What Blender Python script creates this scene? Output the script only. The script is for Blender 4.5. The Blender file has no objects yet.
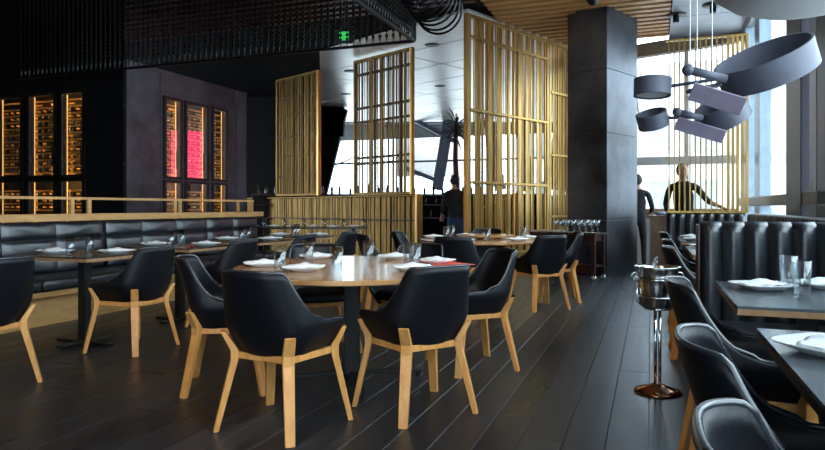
import bpy, bmesh, math, random
from mathutils import Vector, Matrix
random.seed(7)
S = bpy.context.scene
COL = S.collection
PI = math.pi
R_ = math.radians
FPX = 641.0
CAMH = 1.14
HOR = 207.0
A1 = R_(20.4)           # direction of floor boards, right of the camera axis
A2 = R_(44.5)
CEIL = 4.44


def G(r, f, z=0.0):      # first grid: r to the right of the boards, f along the boards
    return Vector((r * math.cos(A1) + f * math.sin(A1), -r * math.sin(A1) + f * math.cos(A1), z))


def at(px, py, Y):       # a measured point of the room at distance Y
    return Vector(((px - 412.5) / FPX * Y, Y, CAMH - (py - HOR) / FPX * Y))


Y1 = -A1
Y2L = PI - A2 + 0.0     # unused helper value

# ------------------------------------------------------------------ materials


def new_mat(name):
    m = bpy.data.materials.new(name)
    m.use_nodes = True
    nt = m.node_tree
    b = nt.nodes['Principled BSDF']
    return m, nt, b


def N(nt, typ, **kw):
    n = nt.nodes.new(typ)
    for k, v in kw.items():
        setattr(n, k, v)
    return n


def plain(name, col, rough=0.5, metal=0.0, spec=0.5, noise=0.0, scale=8.0, bump=0.0, coat=0.0, stretch=None):
    m, nt, b = new_mat(name)
    b.inputs['Base Color'].default_value = (*col, 1)
    b.inputs['Roughness'].default_value = rough
    b.inputs['Metallic'].default_value = metal
    b.inputs['Specular IOR Level'].default_value = spec
    b.inputs['Coat Weight'].default_value = coat
    tc = N(nt, 'ShaderNodeTexCoord')
    mp = N(nt, 'ShaderNodeMapping')
    nt.links.new(tc.outputs['Object'], mp.inputs[0])
    if stretch:
        mp.inputs['Scale'].default_value = stretch
    no = N(nt, 'ShaderNodeTexNoise')
    no.inputs['Scale'].default_value = scale
    no.inputs['Detail'].default_value = 5
    nt.links.new(mp.outputs[0], no.inputs['Vector'])
    if noise > 0:
        rp = N(nt, 'ShaderNodeValToRGB')
        rp.color_ramp.elements[0].position = 0.3
        rp.color_ramp.elements[1].position = 0.7
        rp.color_ramp.elements[0].color = (*[c * (1 - noise) for c in col], 1)
        rp.color_ramp.elements[1].color = (*[min(1, c * (1 + noise)) for c in col], 1)
        nt.links.new(no.outputs['Fac'], rp.inputs['Fac'])
        nt.links.new(rp.outputs['Color'], b.inputs['Base Color'])
    if bump > 0:
        bp = N(nt, 'ShaderNodeBump')
        bp.inputs['Strength'].default_value = bump
        bp.inputs['Distance'].default_value = 0.01
        nt.links.new(no.outputs['Fac'], bp.inputs['Height'])
        nt.links.new(bp.outputs[0], b.inputs['Normal'])
    return m


def emit(name, col, s):
    m, nt, b = new_mat(name)
    b.inputs['Base Color'].default_value = (*col, 1)
    b.inputs['Emission Color'].default_value = (*col, 1)
    b.inputs['Emission Strength'].default_value = s
    return m


def thin_glass(name, tint=(0.93, 0.97, 0.98), f0=1.45, rough=0.02):
    m = bpy.data.materials.new(name)
    m.use_nodes = True
    nt = m.node_tree
    nt.nodes.clear()
    o = N(nt, 'ShaderNodeOutputMaterial')
    t = N(nt, 'ShaderNodeBsdfTransparent')
    t.inputs[0].default_value = (*tint, 1)
    g = N(nt, 'ShaderNodeBsdfGlossy')
    g.inputs['Roughness'].default_value = rough
    lw_ = N(nt, 'ShaderNodeLayerWeight')
    lw_.inputs['Blend'].default_value = 0.5
    pw = N(nt, 'ShaderNodeMath')
    pw.operation = 'POWER'
    nt.links.new(lw_.outputs['Facing'], pw.inputs[0])
    pw.inputs[1].default_value = 4.0
    fr = N(nt, 'ShaderNodeMath')
    fr.operation = 'MULTIPLY_ADD'
    nt.links.new(pw.outputs[0], fr.inputs[0])
    fr.inputs[1].default_value = 0.75
    fr.inputs[2].default_value = ((f0 - 1) / (f0 + 1)) ** 2
    mx = N(nt, 'ShaderNodeMixShader')
    nt.links.new(fr.outputs[0], mx.inputs[0])
    nt.links.new(t.outputs[0], mx.inputs[1])
    nt.links.new(g.outputs[0], mx.inputs[2])
    nt.links.new(mx.outputs[0], o.inputs[0])
    return m


def wood(name, c1, c2, rough=0.4, scale=(30, 30, 2.5), coat=0.0):
    m, nt, b = new_mat(name)
    tc = N(nt, 'ShaderNodeTexCoord')
    mp = N(nt, 'ShaderNodeMapping')
    mp.inputs['Scale'].default_value = scale
    no = N(nt, 'ShaderNodeTexNoise')
    no.inputs['Scale'].default_value = 1.6
    no.inputs['Detail'].default_value = 6
    no.inputs['Distortion'].default_value = 0.6
    rp = N(nt, 'ShaderNodeValToRGB')
    rp.color_ramp.elements[0].position = 0.3
    rp.color_ramp.elements[1].position = 0.7
    rp.color_ramp.elements[0].color = (*c1, 1)
    rp.color_ramp.elements[1].color = (*c2, 1)
    nt.links.new(tc.outputs['Object'], mp.inputs[0])
    nt.links.new(mp.outputs[0], no.inputs['Vector'])
    nt.links.new(no.outputs['Fac'], rp.inputs['Fac'])
    nt.links.new(rp.outputs['Color'], b.inputs['Base Color'])
    b.inputs['Roughness'].default_value = rough
    b.inputs['Coat Weight'].default_value = coat
    b.inputs['Coat Roughness'].default_value = 0.15
    return m


def floor_mat():
    m, nt, b = new_mat('dark_plank_floor')
    tc = N(nt, 'ShaderNodeTexCoord')
    ge = N(nt, 'ShaderNodeNewGeometry')
    mp = N(nt, 'ShaderNodeMapping')
    mp.inputs['Scale'].default_value = (26, 2.4, 1)
    nt.links.new(tc.outputs['Object'], mp.inputs[0])
    off = N(nt, 'ShaderNodeVectorMath')
    off.operation = 'ADD'
    nt.links.new(mp.outputs[0], off.inputs[0])
    cb = N(nt, 'ShaderNodeCombineXYZ')
    ml = N(nt, 'ShaderNodeMath')
    ml.operation = 'MULTIPLY'
    ml.inputs[1].default_value = 37.0
    nt.links.new(ge.outputs['Random Per Island'], ml.inputs[0])
    nt.links.new(ml.outputs[0], cb.inputs['Z'])
    nt.links.new(cb.outputs[0], off.inputs[1])
    gr = N(nt, 'ShaderNodeTexNoise')
    gr.inputs['Scale'].default_value = 1.0
    gr.inputs['Detail'].default_value = 6
    gr.inputs['Roughness'].default_value = 0.7
    nt.links.new(off.outputs[0], gr.inputs['Vector'])
    rp = N(nt, 'ShaderNodeValToRGB')
    rp.color_ramp.elements[0].position = 0.35
    rp.color_ramp.elements[0].color = (0.004, 0.0036, 0.0038, 1)
    rp.color_ramp.elements[1].position = 0.75
    rp.color_ramp.elements[1].color = (0.048, 0.044, 0.046, 1)
    nt.links.new(gr.outputs['Fac'], rp.inputs['Fac'])
    hv = N(nt, 'ShaderNodeHueSaturation')
    mr = N(nt, 'ShaderNodeMapRange')
    mr.inputs[3].default_value = 0.5
    mr.inputs[4].default_value = 1.7
    nt.links.new(ge.outputs['Random Per Island'], mr.inputs[0])
    nt.links.new(mr.outputs[0], hv.inputs['Value'])
    nt.links.new(rp.outputs['Color'], hv.inputs['Color'])
    nt.links.new(hv.outputs[0], b.inputs['Base Color'])
    sm_ = N(nt, 'ShaderNodeMath')
    sm_.operation = 'MULTIPLY_ADD'
    nt.links.new(ge.outputs['Random Per Island'], sm_.inputs[0])
    sm_.inputs[1].default_value = 0.22
    nt.links.new(gr.outputs['Fac'], sm_.inputs[2])
    rr = N(nt, 'ShaderNodeMapRange')
    rr.inputs[1].default_value = 0.3
    rr.inputs[2].default_value = 0.9
    rr.inputs[3].default_value = 0.25
    rr.inputs[4].default_value = 0.48
    nt.links.new(sm_.outputs[0], rr.inputs[0])
    nt.links.new(rr.outputs[0], b.inputs['Roughness'])
    b.inputs['Specular IOR Level'].default_value = 0.7
    b.inputs['Specular Tint'].default_value = (0.58, 0.78, 1.0, 1)
    return m


def steel_mat():
    m, nt, b = new_mat('blackened_steel')
    tc = N(nt, 'ShaderNodeTexCoord')
    no = N(nt, 'ShaderNodeTexNoise')
    no.inputs['Scale'].default_value = 1.1
    no.inputs['Detail'].default_value = 7
    no.inputs['Roughness'].default_value = 0.6
    nt.links.new(tc.outputs['Object'], no.inputs['Vector'])
    rp = N(nt, 'ShaderNodeValToRGB')
    rp.color_ramp.elements[0].position = 0.3
    rp.color_ramp.elements[1].position = 0.72
    rp.color_ramp.elements[0].color = (0.035, 0.037, 0.042, 1)
    rp.color_ramp.elements[1].color = (0.15, 0.165, 0.20, 1)
    nt.links.new(no.outputs['Fac'], rp.inputs['Fac'])
    nt.links.new(rp.outputs['Color'], b.inputs['Base Color'])
    b.inputs['Metallic'].default_value = 0.75
    rr = N(nt, 'ShaderNodeMapRange')
    rr.inputs[3].default_value = 0.26
    rr.inputs[4].default_value = 0.46
    nt.links.new(no.outputs['Fac'], rr.inputs[0])
    nt.links.new(rr.outputs[0], b.inputs['Roughness'])
    return m


M = {}
M['floor'] = floor_mat()
M['steel'] = steel_mat()
M['black'] = plain('matt_black_paint', (0.0035, 0.0035, 0.004), 0.75, 0, 0.15, noise=0.3)
M['blackmetal'] = plain('satin_black_metal', (0.007, 0.007, 0.008), 0.42, 0.2, noise=0.2)
M['leather'] = plain('black_leather', (0.004, 0.0045, 0.007), 0.45, 0, 0.30, noise=0.15, scale=60, bump=0.12)
M['glossleather'] = plain('glossy_black_leather', (0.010, 0.014, 0.019), 0.34, 0, 1.0, noise=0.15, scale=40, bump=0.15)
M['rimleather'] = plain('polished_leather_rim', (0.022, 0.026, 0.034), 0.26, 0, 0.9)  # rim piping, greyed so its light highlight sits in the colour
M['piping'] = plain('grey_seam_thread', (0.12, 0.13, 0.15), 0.5)
M['ash'] = wood('oiled_ash_wood', (0.55, 0.23, 0.055), (0.72, 0.35, 0.105), 0.42, (22, 22, 3))
M['oak'] = wood('pale_oak_board', (0.48, 0.25, 0.08), (0.64, 0.36, 0.135), 0.5, (3, 3, 14))
M['tabletop'] = wood('varnished_oak_tabletop', (0.36, 0.18, 0.07), (0.50, 0.27, 0.11), 0.22, (3, 22, 3), 0.5)
M['darktop'] = wood('dark_stained_tabletop', (0.022, 0.017, 0.014), (0.05, 0.038, 0.030), 0.27, (3, 26, 3))
M['slatetop'] = plain('slate_grey_tabletop', (0.075, 0.09, 0.10), 0.22, noise=0.15, scale=5)
M['edge'] = wood('tabletop_wood_edge', (0.26, 0.13, 0.06), (0.40, 0.22, 0.10), 0.4, (12, 12, 3))
M['slat'] = wood('ceiling_slat_wood', (0.33, 0.16, 0.05), (0.48, 0.25, 0.09), 0.5, (2, 20, 20))
M['brass'] = plain('brushed_brass', (0.42, 0.26, 0.08), 0.36, 0.85, noise=0.4, scale=3, stretch=(14, 14, 0.6))
M['darkbronze'] = plain('dark_bronze_rail', (0.035, 0.022, 0.010), 0.7, 0.2)
M['bronze'] = plain('aged_bronze_strip', (0.135, 0.082, 0.022), 0.5, 0.85, 0.4, noise=0.7, scale=3, stretch=(14, 14, 0.5))
M['paleceil'] = plain('pale_ceiling_plank', (0.86, 0.80, 0.74), 0.32, 0.65, noise=0.10, scale=3, stretch=(0.5, 6, 1))
M['greyceil'] = plain('grey_metal_ceiling', (0.17, 0.17, 0.19), 0.38, 0.5, noise=0.25, scale=1.2)
M['white'] = plain('white_glazed_china', (0.85, 0.86, 0.87), 0.15, noise=0.02)
M['linen'] = plain('white_linen', (0.80, 0.82, 0.86), 0.8, noise=0.04, bump=0.2, scale=30)
M['glass'] = thin_glass('clear_drinking_glass', (0.90, 0.93, 0.95), 2.15, 0.07)
M['stemglass'] = thin_glass('bright_stem_glass', (0.92, 0.95, 0.97), 3.2, 0.12)
M['window'] = thin_glass('window_glass', (0.90, 0.96, 0.97), 1.35, 0.0)
M['cabglass'] = thin_glass('cabinet_glass', (0.9, 0.9, 0.9), 2.5, 0.01)
M['ringmetal'] = plain('glossy_black_ring_metal', (0.012, 0.012, 0.015), 0.25, 0.3)
M['chrome'] = plain('polished_chrome', (0.75, 0.76, 0.78), 0.08, 1.0)
M['steelbright'] = plain('polished_steel_bucket', (0.62, 0.63, 0.65), 0.16, 1.0, noise=0.05)
M['copper'] = plain('copper_base', (0.45, 0.22, 0.12), 0.12, 1.0, noise=0.1)
M['ledge'] = plain('beige_ledge', (0.42, 0.34, 0.25), 0.5, noise=0.1)
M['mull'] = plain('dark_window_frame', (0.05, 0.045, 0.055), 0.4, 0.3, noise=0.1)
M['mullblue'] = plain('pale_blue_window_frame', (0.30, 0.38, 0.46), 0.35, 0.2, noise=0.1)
M['mullgrey'] = plain('grey_window_frame', (0.33, 0.31, 0.30), 0.45, noise=0.1)
M['brownbeam'] = plain('brown_beam', (0.16, 0.10, 0.06), 0.6, noise=0.2)
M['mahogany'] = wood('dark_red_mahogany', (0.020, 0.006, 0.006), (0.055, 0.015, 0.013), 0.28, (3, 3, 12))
M['shade'] = plain('slate_metal_shade', (0.10, 0.105, 0.14), 0.5, 0.1, noise=0.12, scale=4)
M['lilac'] = plain('lilac_grey_panel', (0.30, 0.25, 0.34), 0.5, noise=0.08)
M['diffuser'] = plain('white_shade_diffuser', (0.72, 0.74, 0.76), 0.6)
M['red'] = plain('coral_red_paper', (0.75, 0.12, 0.08), 0.6, noise=0.05)
M['skin'] = plain('skin', (0.50, 0.28, 0.19), 0.5)
M['cloth'] = plain('black_cloth', (0.012, 0.012, 0.014), 0.85, noise=0.3, scale=20)
M['jeans'] = plain('blue_denim', (0.03, 0.06, 0.14), 0.9, noise=0.3, scale=40)
M['hair'] = plain('dark_hair', (0.02, 0.012, 0.01), 0.6, noise=0.4, scale=40)
M['leaf'] = plain('dark_leaf', (0.03, 0.06, 0.025), 0.45, noise=0.4)
M['trunk'] = plain('brown_trunk', (0.07, 0.035, 0.025), 0.8, noise=0.3)
M['led'] = emit('warm_led_strip', (1.0, 0.52, 0.14), 34.0)
M['led2'] = emit('dim_led_strip', (1.0, 0.55, 0.16), 2.2)
M['bottle'] = plain('dark_bottle_glass', (0.010, 0.008, 0.004), 0.18, 0, 0.8)
M['foil'] = plain('gold_capsule', (0.65, 0.40, 0.12), 0.35, 0.5)
M['pink'] = emit('pink_reflection_glow', (1.0, 0.06, 0.20), 3.2)  # glow of the added panel that only shows as a reflection
M['teal'] = emit('teal_reflection_glow', (0.05, 0.75, 0.6), 2.0)
M['warmlamp'] = emit('warm_lamp_lens', (1.0, 0.62, 0.28), 14.0)
M['green'] = emit('green_reflection_glow', (0.05, 0.8, 0.15), 0.35)  # glow standing in for a green reflection
M['facade'] = plain('pale_stone_facade', (0.62, 0.60, 0.58), 0.8, noise=0.1, scale=1)
M['facadewin'] = plain('facade_window_glass', (0.25, 0.28, 0.31), 0.2)
M['street'] = plain('grey_pavement', (0.55, 0.55, 0.55), 0.9, noise=0.1)
M['billboard'] = plain('pale_pink_board', (0.90, 0.80, 0.74), 0.8)
M['boardtext'] = plain('faded_red_lettering', (0.78, 0.52, 0.48), 0.8)
M['steelblue'] = plain('blue_grey_painted_steel', (0.16, 0.20, 0.28), 0.5, noise=0.1)

# ------------------------------------------------------------------ mesh builder


class MB:
    def __init__(s):
        s.bm = bmesh.new()

    def box(s, c, d, rz=0.0, mtx=None):
        m = mtx if mtx is not None else Matrix.Translation(Vector(c)) @ Matrix.Rotation(rz, 4, 'Z')
        vs = [s.bm.verts.new(m @ Vector((x * d[0] / 2, y * d[1] / 2, z * d[2] / 2)))
              for x in (-1, 1) for y in (-1, 1) for z in (-1, 1)]
        for f in ((0, 1, 3, 2), (4, 6, 7, 5), (0, 4, 5, 1), (2, 3, 7, 6), (0, 2, 6, 4), (1, 5, 7, 3)):
            s.bm.faces.new([vs[i] for i in f])
        return s

    def bar(s, p0, p1, w, h, up=(0, 0, 1)):
        p0, p1 = Vector(p0), Vector(p1)
        d = p1 - p0
        z = d.normalized()
        u = Vector(up)
        if abs(z.dot(u)) > 0.95:
            u = Vector((0, 1, 0))
        x = u.cross(z).normalized()
        y = z.cross(x)
        m = Matrix(((x.x, y.x, z.x, 0), (x.y, y.y, z.y, 0), (x.z, y.z, z.z, 0), (0, 0, 0, 1)))
        m = Matrix.Translation((p0 + p1) / 2) @ m
        return s.box(None, (w, h, d.length), mtx=m)

    def loft(s, rings, cap=True, closed=True):
        R = [[s.bm.verts.new(Vector(p)) for p in r] for r in rings]
        n = len(R[0])
        for a, b in zip(R, R[1:]):
            for i in range(n if closed else n - 1):
                j = (i + 1) % n
                s.bm.faces.new((a[i], a[j], b[j], b[i]))
        if cap:
            s.bm.faces.new(list(reversed(R[0])))
            s.bm.faces.new(R[-1])
        return s

    def tube(s, pts, r, n=10, cap=True):
        pts = [Vector(p) for p in pts]
        rs = r if isinstance(r, (list, tuple)) else [r] * len(pts)
        rings = []
        ref = None
        for i, p in enumerate(pts):
            if i == 0:
                t = pts[1] - p
            elif i == len(pts) - 1:
                t = p - pts[i - 1]
            else:
                t = pts[i + 1] - pts[i - 1]
            t.normalize()
            if ref is None:
                ref = Vector((0, 0, 1)) if abs(t.z) < 0.9 else Vector((1, 0, 0))
            x = (ref - t * ref.dot(t)).normalized()
            ref = x
            y = t.cross(x)
            rings.append([p + (x * math.cos(a) + y * math.sin(a)) * rs[i] for a in [2 * PI * k / n for k in range(n)]])
        return s.loft(rings, cap)

    def lathe(s, prof, n=24, c=(0, 0, 0), m=None):
        c = Vector(c)
        rings = []
        for r, z in prof:
            ring = [c + Vector((max(r, 1e-4) * math.cos(a), max(r, 1e-4) * math.sin(a), z)) for a in [2 * PI * k / n for k in range(n)]]
            if m is not None:
                ring = [m @ p for p in ring]
            rings.append(ring)
        return s.loft(rings, True)

    def torus(s, c, R, r, m=None, n=32, k=8):
        c = Vector(c)
        rows = []
        for i in range(n):
            a = 2 * PI * i / n
            row = []
            for j in range(k):
                b = 2 * PI * j / k
                p = Vector(((R + r * math.cos(b)) * math.cos(a), (R + r * math.cos(b)) * math.sin(a), r * math.sin(b)))
                row.append(s.bm.verts.new(c + (m @ p if m is not None else p)))
            rows.append(row)
        for i in range(n):
            for j in range(k):
                s.bm.faces.new((rows[i][j], rows[(i + 1) % n][j], rows[(i + 1) % n][(j + 1) % k], rows[i][(j + 1) % k]))
        return s

    def sphere(s, c, r, sc=(1, 1, 1), seg=16, rings=10, m=None):
        mt = Matrix.Translation(Vector(c)) @ (m if m is not None else Matrix.Identity(4)) @ Matrix.Diagonal((*sc, 1))
        bmesh.ops.create_uvsphere(s.bm, u_segments=seg, v_segments=rings, radius=r, matrix=mt)
        return s

    def poly(s, pts, h):      # prism from an outline, extruded up by h
        a = [Vector(p) for p in pts]
        b = [p + Vector((0, 0, h)) for p in a]
        return s.loft([a, b])

    def grid(s, fn, nu, nv, closed_u=False):
        V = [[s.bm.verts.new(fn(i / nu, j / nv)) for j in range(nv + 1)] for i in range(nu + 1)]
        for i in range(nu):
            for j in range(nv):
                s.bm.faces.new((V[i][j], V[i + 1][j], V[i + 1][j + 1], V[i][j + 1]))
        return V

    def build(s, name, mat, parent=None, smooth=False, bevel=0.0, solid=0.0, sub=0, fix=True):
        if fix:
            bmesh.ops.recalc_face_normals(s.bm, faces=s.bm.faces)
        me = bpy.data.meshes.new(name)
        s.bm.to_mesh(me)
        s.bm.free()
        if smooth:
            for p in me.polygons:
                p.use_smooth = True
        me.materials.append(M[mat] if isinstance(mat, str) else mat)
        o = bpy.data.objects.new(name, me)
        COL.objects.link(o)
        if parent is not None:
            o.parent = parent
        if solid:
            q = o.modifiers.new('solid', 'SOLIDIFY')
            q.thickness = solid
            q.offset = 0
        if bevel:
            q = o.modifiers.new('bevel', 'BEVEL')
            q.width = bevel
            q.segments = 2
            q.limit_method = 'ANGLE'
            q.angle_limit = R_(40)
        if sub:
            q = o.modifiers.new('sub', 'SUBSURF')
            q.levels = sub
            q.render_levels = sub
        return o


def thing(name, label, cat, loc=(0, 0, 0), rz=0.0, group=None):
    o = bpy.data.objects.new(name, None)
    o.empty_display_size = 0.1
    COL.objects.link(o)
    o.location = loc
    o.rotation_euler = (0, 0, rz)
    return tag(o, label, cat, group)


def tag(o, label, cat, group=None, kind=None):
    o['label'] = label
    o['category'] = cat
    if group:
        o['group'] = group
    if kind:
        o['kind'] = kind
    return o


def struct(o):
    o['kind'] = 'structure'
    return o


def copy_tree(o, parent=None):
    c = o.copy()
    COL.objects.link(c)
    c.parent = parent
    for ch in list(o.children):
        copy_tree(ch, c)
    return c


def place(proto, used, loc, rz, label, group=None):
    o = copy_tree(proto) if used[0] else proto
    used[0] = True
    o.location = loc
    o.rotation_euler = (0, 0, rz)
    o['label'] = label
    if group:
        o['group'] = group
    return o


# ------------------------------------------------------------------ the room shell
f = MB()
f.box((-7.1, 3.75, -0.054), (17.8, 20.1, 0.09))
f.box((-8.2, 21.9, -0.054), (15.5, 16.2, 0.09))
frng = random.Random(12)
for (ra, rb, fa, fb) in ((-16.0, 1.75, -6.2, 13.8), (-15.9, -0.5, 13.8, 30.0)):
    rr_ = ra
    while rr_ < rb - 0.01:
        r1 = min(rr_ + 0.195, rb)
        ff_ = fa
        first = True
        while ff_ < fb - 0.01:
            ln = frng.uniform(0.3, 2.2) if first else frng.uniform(1.5, 2.6)
            first = False
            f1_ = min(ff_ + ln, fb)
            t1_, t2_ = frng.uniform(-0.0006, 0.0006), frng.uniform(-0.0012, 0.0012)
            if rr_ > -11:
                g_, e_ = 0.0012, 0.0022
                rings = []
                for q_, z_ in ((0, -0.010), (0, -0.0022), (e_, 0.0)):
                    a0, a1, b0, b1 = rr_ + g_ + q_, r1 - g_ - q_, ff_ + g_ + q_, f1_ - g_ - q_
                    rings.append([Vector((a0, b0, z_ - t1_ - t2_)), Vector((a1, b0, z_ + t1_ - t2_)), Vector((a1, b1, z_ + t1_ + t2_)), Vector((a0, b1, z_ - t1_ + t2_))])
                f.loft(rings)
            ff_ = f1_
        rr_ = r1
o = f.build('floor', 'floor')
o.rotation_euler = (0, 0, Y1)
struct(o)

# overall dark ceiling slab
c = MB()
c.box((-7.1, 3.75, 4.82), (17.8, 20.1, 0.5))
c.box((-8.2, 21.9, 4.82), (15.5, 16.2, 0.5))
o = c.build('ceiling', 'black')
o.rotation_euler = (0, 0, Y1)
struct(o)

# pale plank ceiling beyond the tall screens, set in big panels with dark seams
LA = Vector((0.93, 10.9, 0))
F2 = Vector((math.sin(A2), math.cos(A2), 0))
L2 = Vector((-math.cos(A2), math.sin(A2), 0))


def clip_poly(pts, p, n):     # keep the side of the line through p where (q-p).n >= 0
    out = []
    for i in range(len(pts)):
        a, b = pts[i], pts[(i + 1) % len(pts)]
        da, db = (a - p).dot(n), (b - p).dot(n)
        if da >= 0:
            out.append(a)
        if (da >= 0) != (db >= 0):
            out.append(a + (b - a) * (da / (da - db)))
    return out


outline = [LA, LA + F2 * 3.55, Vector((8.2, 25.2, 0)), Vector((-3.6, 25.2, 0)), LA + L2 * 4.1]
pc = MB()
for j in range(12):
    for i in range(8):
        a = LA + F2 * (1.35 * j + 0.02) - F2 * 0.0 + L2 * (3.0 * i)
        cell = [a, a + F2 * 1.31, a + F2 * 1.31 + L2 * 2.96, a + L2 * 2.96]
        for k in range(len(outline)):
            p, q = outline[k], outline[(k + 1) % len(outline)]
            d = (q - p)
            nrm = Vector((-d.y, d.x, 0)).normalized()
            cell = clip_poly(cell, p, nrm) if cell else cell
            if len(cell) < 3:
                cell = []
                break
        if cell:
            pc.poly([v + Vector((0, 0, 4.47)) for v in cell], 0.05)
struct(pc.build('ceiling', 'paleceil'))

# wood slats across the dining room ceiling
sl = MB()
SCR_P = Vector((0.925, 10.88, 0))


def slat_left(fv):     # where a slat meets the line of the tall screen
    # points G(r, fv); solve (P - SCR_P) along the right-hand normal = 0
    nrm = Vector((math.cos(A2), -math.sin(A2), 0))
    base = G(0, fv)
    step = G(1, 0)
    return ((SCR_P - base).dot(nrm)) / step.dot(nrm)


fv = 1.0
while fv < 13.5:
    r0 = -2.55
    if fv > 8:
        r0 = max(-2.55, slat_left(fv) + 0.02)
    if r0 < 0.25:
        sl.box(G((r0 + 0.31) / 2, fv, CEIL + 0.055), (0.31 - r0, 0.13, 0.11), Y1)
    fv += 0.25
o = sl.build('trim_1', 'slat')
struct(o)
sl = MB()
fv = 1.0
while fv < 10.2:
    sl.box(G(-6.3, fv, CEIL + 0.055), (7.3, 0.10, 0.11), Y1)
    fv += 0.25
struct(sl.build('trim_2', 'mahogany'))  # same ceiling slats further left, their dim light put into a darker colour
# grey metal ceiling by the windows
gc = MB()
for k in range(8):
    gc.box(G(0.98, 12.9 - 1.7 * k, CEIL + 0.03), (1.30, 1.68, 0.06), Y1)
struct(gc.build('ceiling', 'greyceil'))

# right-hand window wall: plane r = RW, glass strips and mullions
RW = 1.58


def wbox(mb, r0, r1, f0, f1, z0, z1):
    mb.box(G((r0 + r1) / 2, (f0 + f1) / 2, (z0 + z1) / 2), (r1 - r0, f1 - f0, z1 - z0), Y1)


w = MB()
wbox(w, RW, RW + 0.12, -6, 13.7, 0, 0.62)
wbox(w, RW, RW + 0.12, -6, 13.7, 4.3, 4.5)
struct(w.build('wall_right', 'mullgrey'))
w = MB()
wbox(w, RW - 0.04, RW + 0.10, -6, 13.4, 1.16, 1.30)
struct(w.build('trim_3', 'ledge', bevel=0.01))
w = MB()
for fc in (-4.6, -2.4, -0.2, 2.2, 4.4):
    wbox(w, RW - 0.05, RW + 0.15, fc, fc + 0.14, 0.62, 4.3)
wbox(w, RW - 0.06, RW + 0.20, 7.98, 8.78, 0.62, 4.3)
wbox(w, RW - 0.04, RW + 0.16, 6.95, 7.35, 0.62, 4.3)
struct(w.build('window_1', 'mull', bevel=0.01))
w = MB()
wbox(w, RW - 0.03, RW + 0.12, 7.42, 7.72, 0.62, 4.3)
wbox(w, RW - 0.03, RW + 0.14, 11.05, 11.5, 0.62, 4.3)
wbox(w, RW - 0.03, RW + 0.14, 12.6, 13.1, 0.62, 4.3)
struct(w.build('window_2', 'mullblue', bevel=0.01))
w = MB()
wbox(w, RW + 0.05, RW + 0.06, -6, 13.6, 0.62, 4.3)
struct(w.build('window_3', 'window'))

# far window wall beside the column (plane f = 13.68)
FW = 13.72
w = MB()
wbox(w, -2.2, RW + 0.1, FW, FW + 0.15, 0, 1.06)
struct(w.build('wall_back', 'mullgrey'))
w = MB()
wbox(w, -1.2, RW, FW - 0.08, FW + 0.16, 1.98, 2.14)
wbox(w, -1.0, -0.9, FW - 0.02, FW + 0.12, 1.06, 4.4)
wbox(w, 0.62, 0.70, FW - 0.02, FW + 0.12, 1.06, 4.4)
struct(w.build('window_4', 'mullgrey', bevel=0.01))
w = MB()
wbox(w, -1.2, RW, FW - 0.12, FW + 0.16, 1.04, 1.11)
struct(w.build('trim_4', 'edge', bevel=0.01))
w = MB()
w.bar(G(-1.2, FW - 0.05, 4.18), G(RW, FW - 0.05, 4.42), 0.2, 0.26)
struct(w.build('trim_5', 'brownbeam'))
w = MB()
wbox(w, -1.2, RW, FW + 0.03, FW + 0.04, 1.06, 4.4)
struct(w.build('window_5', 'window'))

# far wall of the bar zone at y = 25 with leaning steel frames
w = MB()
w.box((2.3, 25.3, 0.8), (12.3, 0.2, 1.6))
w.box((2.3, 25.3, 4.55), (12.3, 0.2, 0.25))
struct(w.build('wall_back', 'steelblue'))
w = MB()
w.box((-9.2, 20.0, 2.35), (12.6, 0.2, 4.7))
struct(w.build('wall_left', 'black'))
w = MB()
w.bar((-3.32, 21.5, 0.9), (-2.45, 21.5, 4.45), 0.55, 0.4)
w.box((-3.3, 21.5, 4.0), (2.0, 0.4, 1.0))
w.bar((-3.9, 21.5, 0.9), (-2.95, 21.5, 4.45), 0.50, 0.4)
struct(w.build('trim_6', 'black'))
w = MB()
w.bar(at(437, 190, 24.8), at(450, 112, 24.8), 0.42, 0.3, (0, 1, 0))
w.bar(at(415, 120, 24.9), at(456, 142, 24.9), 0.16, 0.2, (0, 1, 0))
w.bar(at(405, 168, 24.9), at(440, 182, 24.9), 0.16, 0.2, (0, 1, 0))
w.bar(at(318, 172, 24.9), at(358, 156, 24.9), 0.05, 0.1, (0, 1, 0))
w.bar(at(300, 165, 24.9), at(640, 155, 24.9), 0.07, 0.1, (0, 1, 0))
w.bar(at(500, 190, 24.8), at(485, 105, 24.8), 0.4, 0.3, (0, 1, 0))
w.bar(at(527, 190, 24.8), at(520, 105, 24.8), 0.4, 0.3, (0, 1, 0))
w.bar(at(556, 190, 24.8), at(566, 105, 24.8), 0.7, 0.3, (0, 1, 0))
struct(w.build('window_6', 'steelblue'))
w = MB()
w.box((2.3, 25.3, 3.0), (12.2, 0.01, 2.9))
struct(w.build('window_7', 'window'))

# walls that close the room out of view
w = MB()
wbox(w, -0.55, -0.45, 13.95, 25.3, 0, 4.6)
struct(w.build('wall_right', 'mullgrey'))
w = MB()
wbox(w, -10.2, -10.0, -6, 7.2, 0, 4.7)
struct(w.build('wall_left', 'black'))
w = MB()
wbox(w, -10.2, -2.6, -6.2, -6.0, 0, 4.7)
wbox(w, -6.0, RW, -6.2, -6.0, 0, 0.7)
wbox(w, -6.0, RW, -6.2, -6.0, 4.2, 4.7)
for k in range(5):
    wbox(w, -6.0 + 1.9 * k, -5.85 + 1.9 * k, -6.2, -6.0, 0.7, 4.2)
struct(w.build('wall_front', 'black'))
w = MB()
wbox(w, -6.0, RW, -6.1, -6.09, 0.7, 4.2)
struct(w.build('window_8', 'window'))

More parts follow.
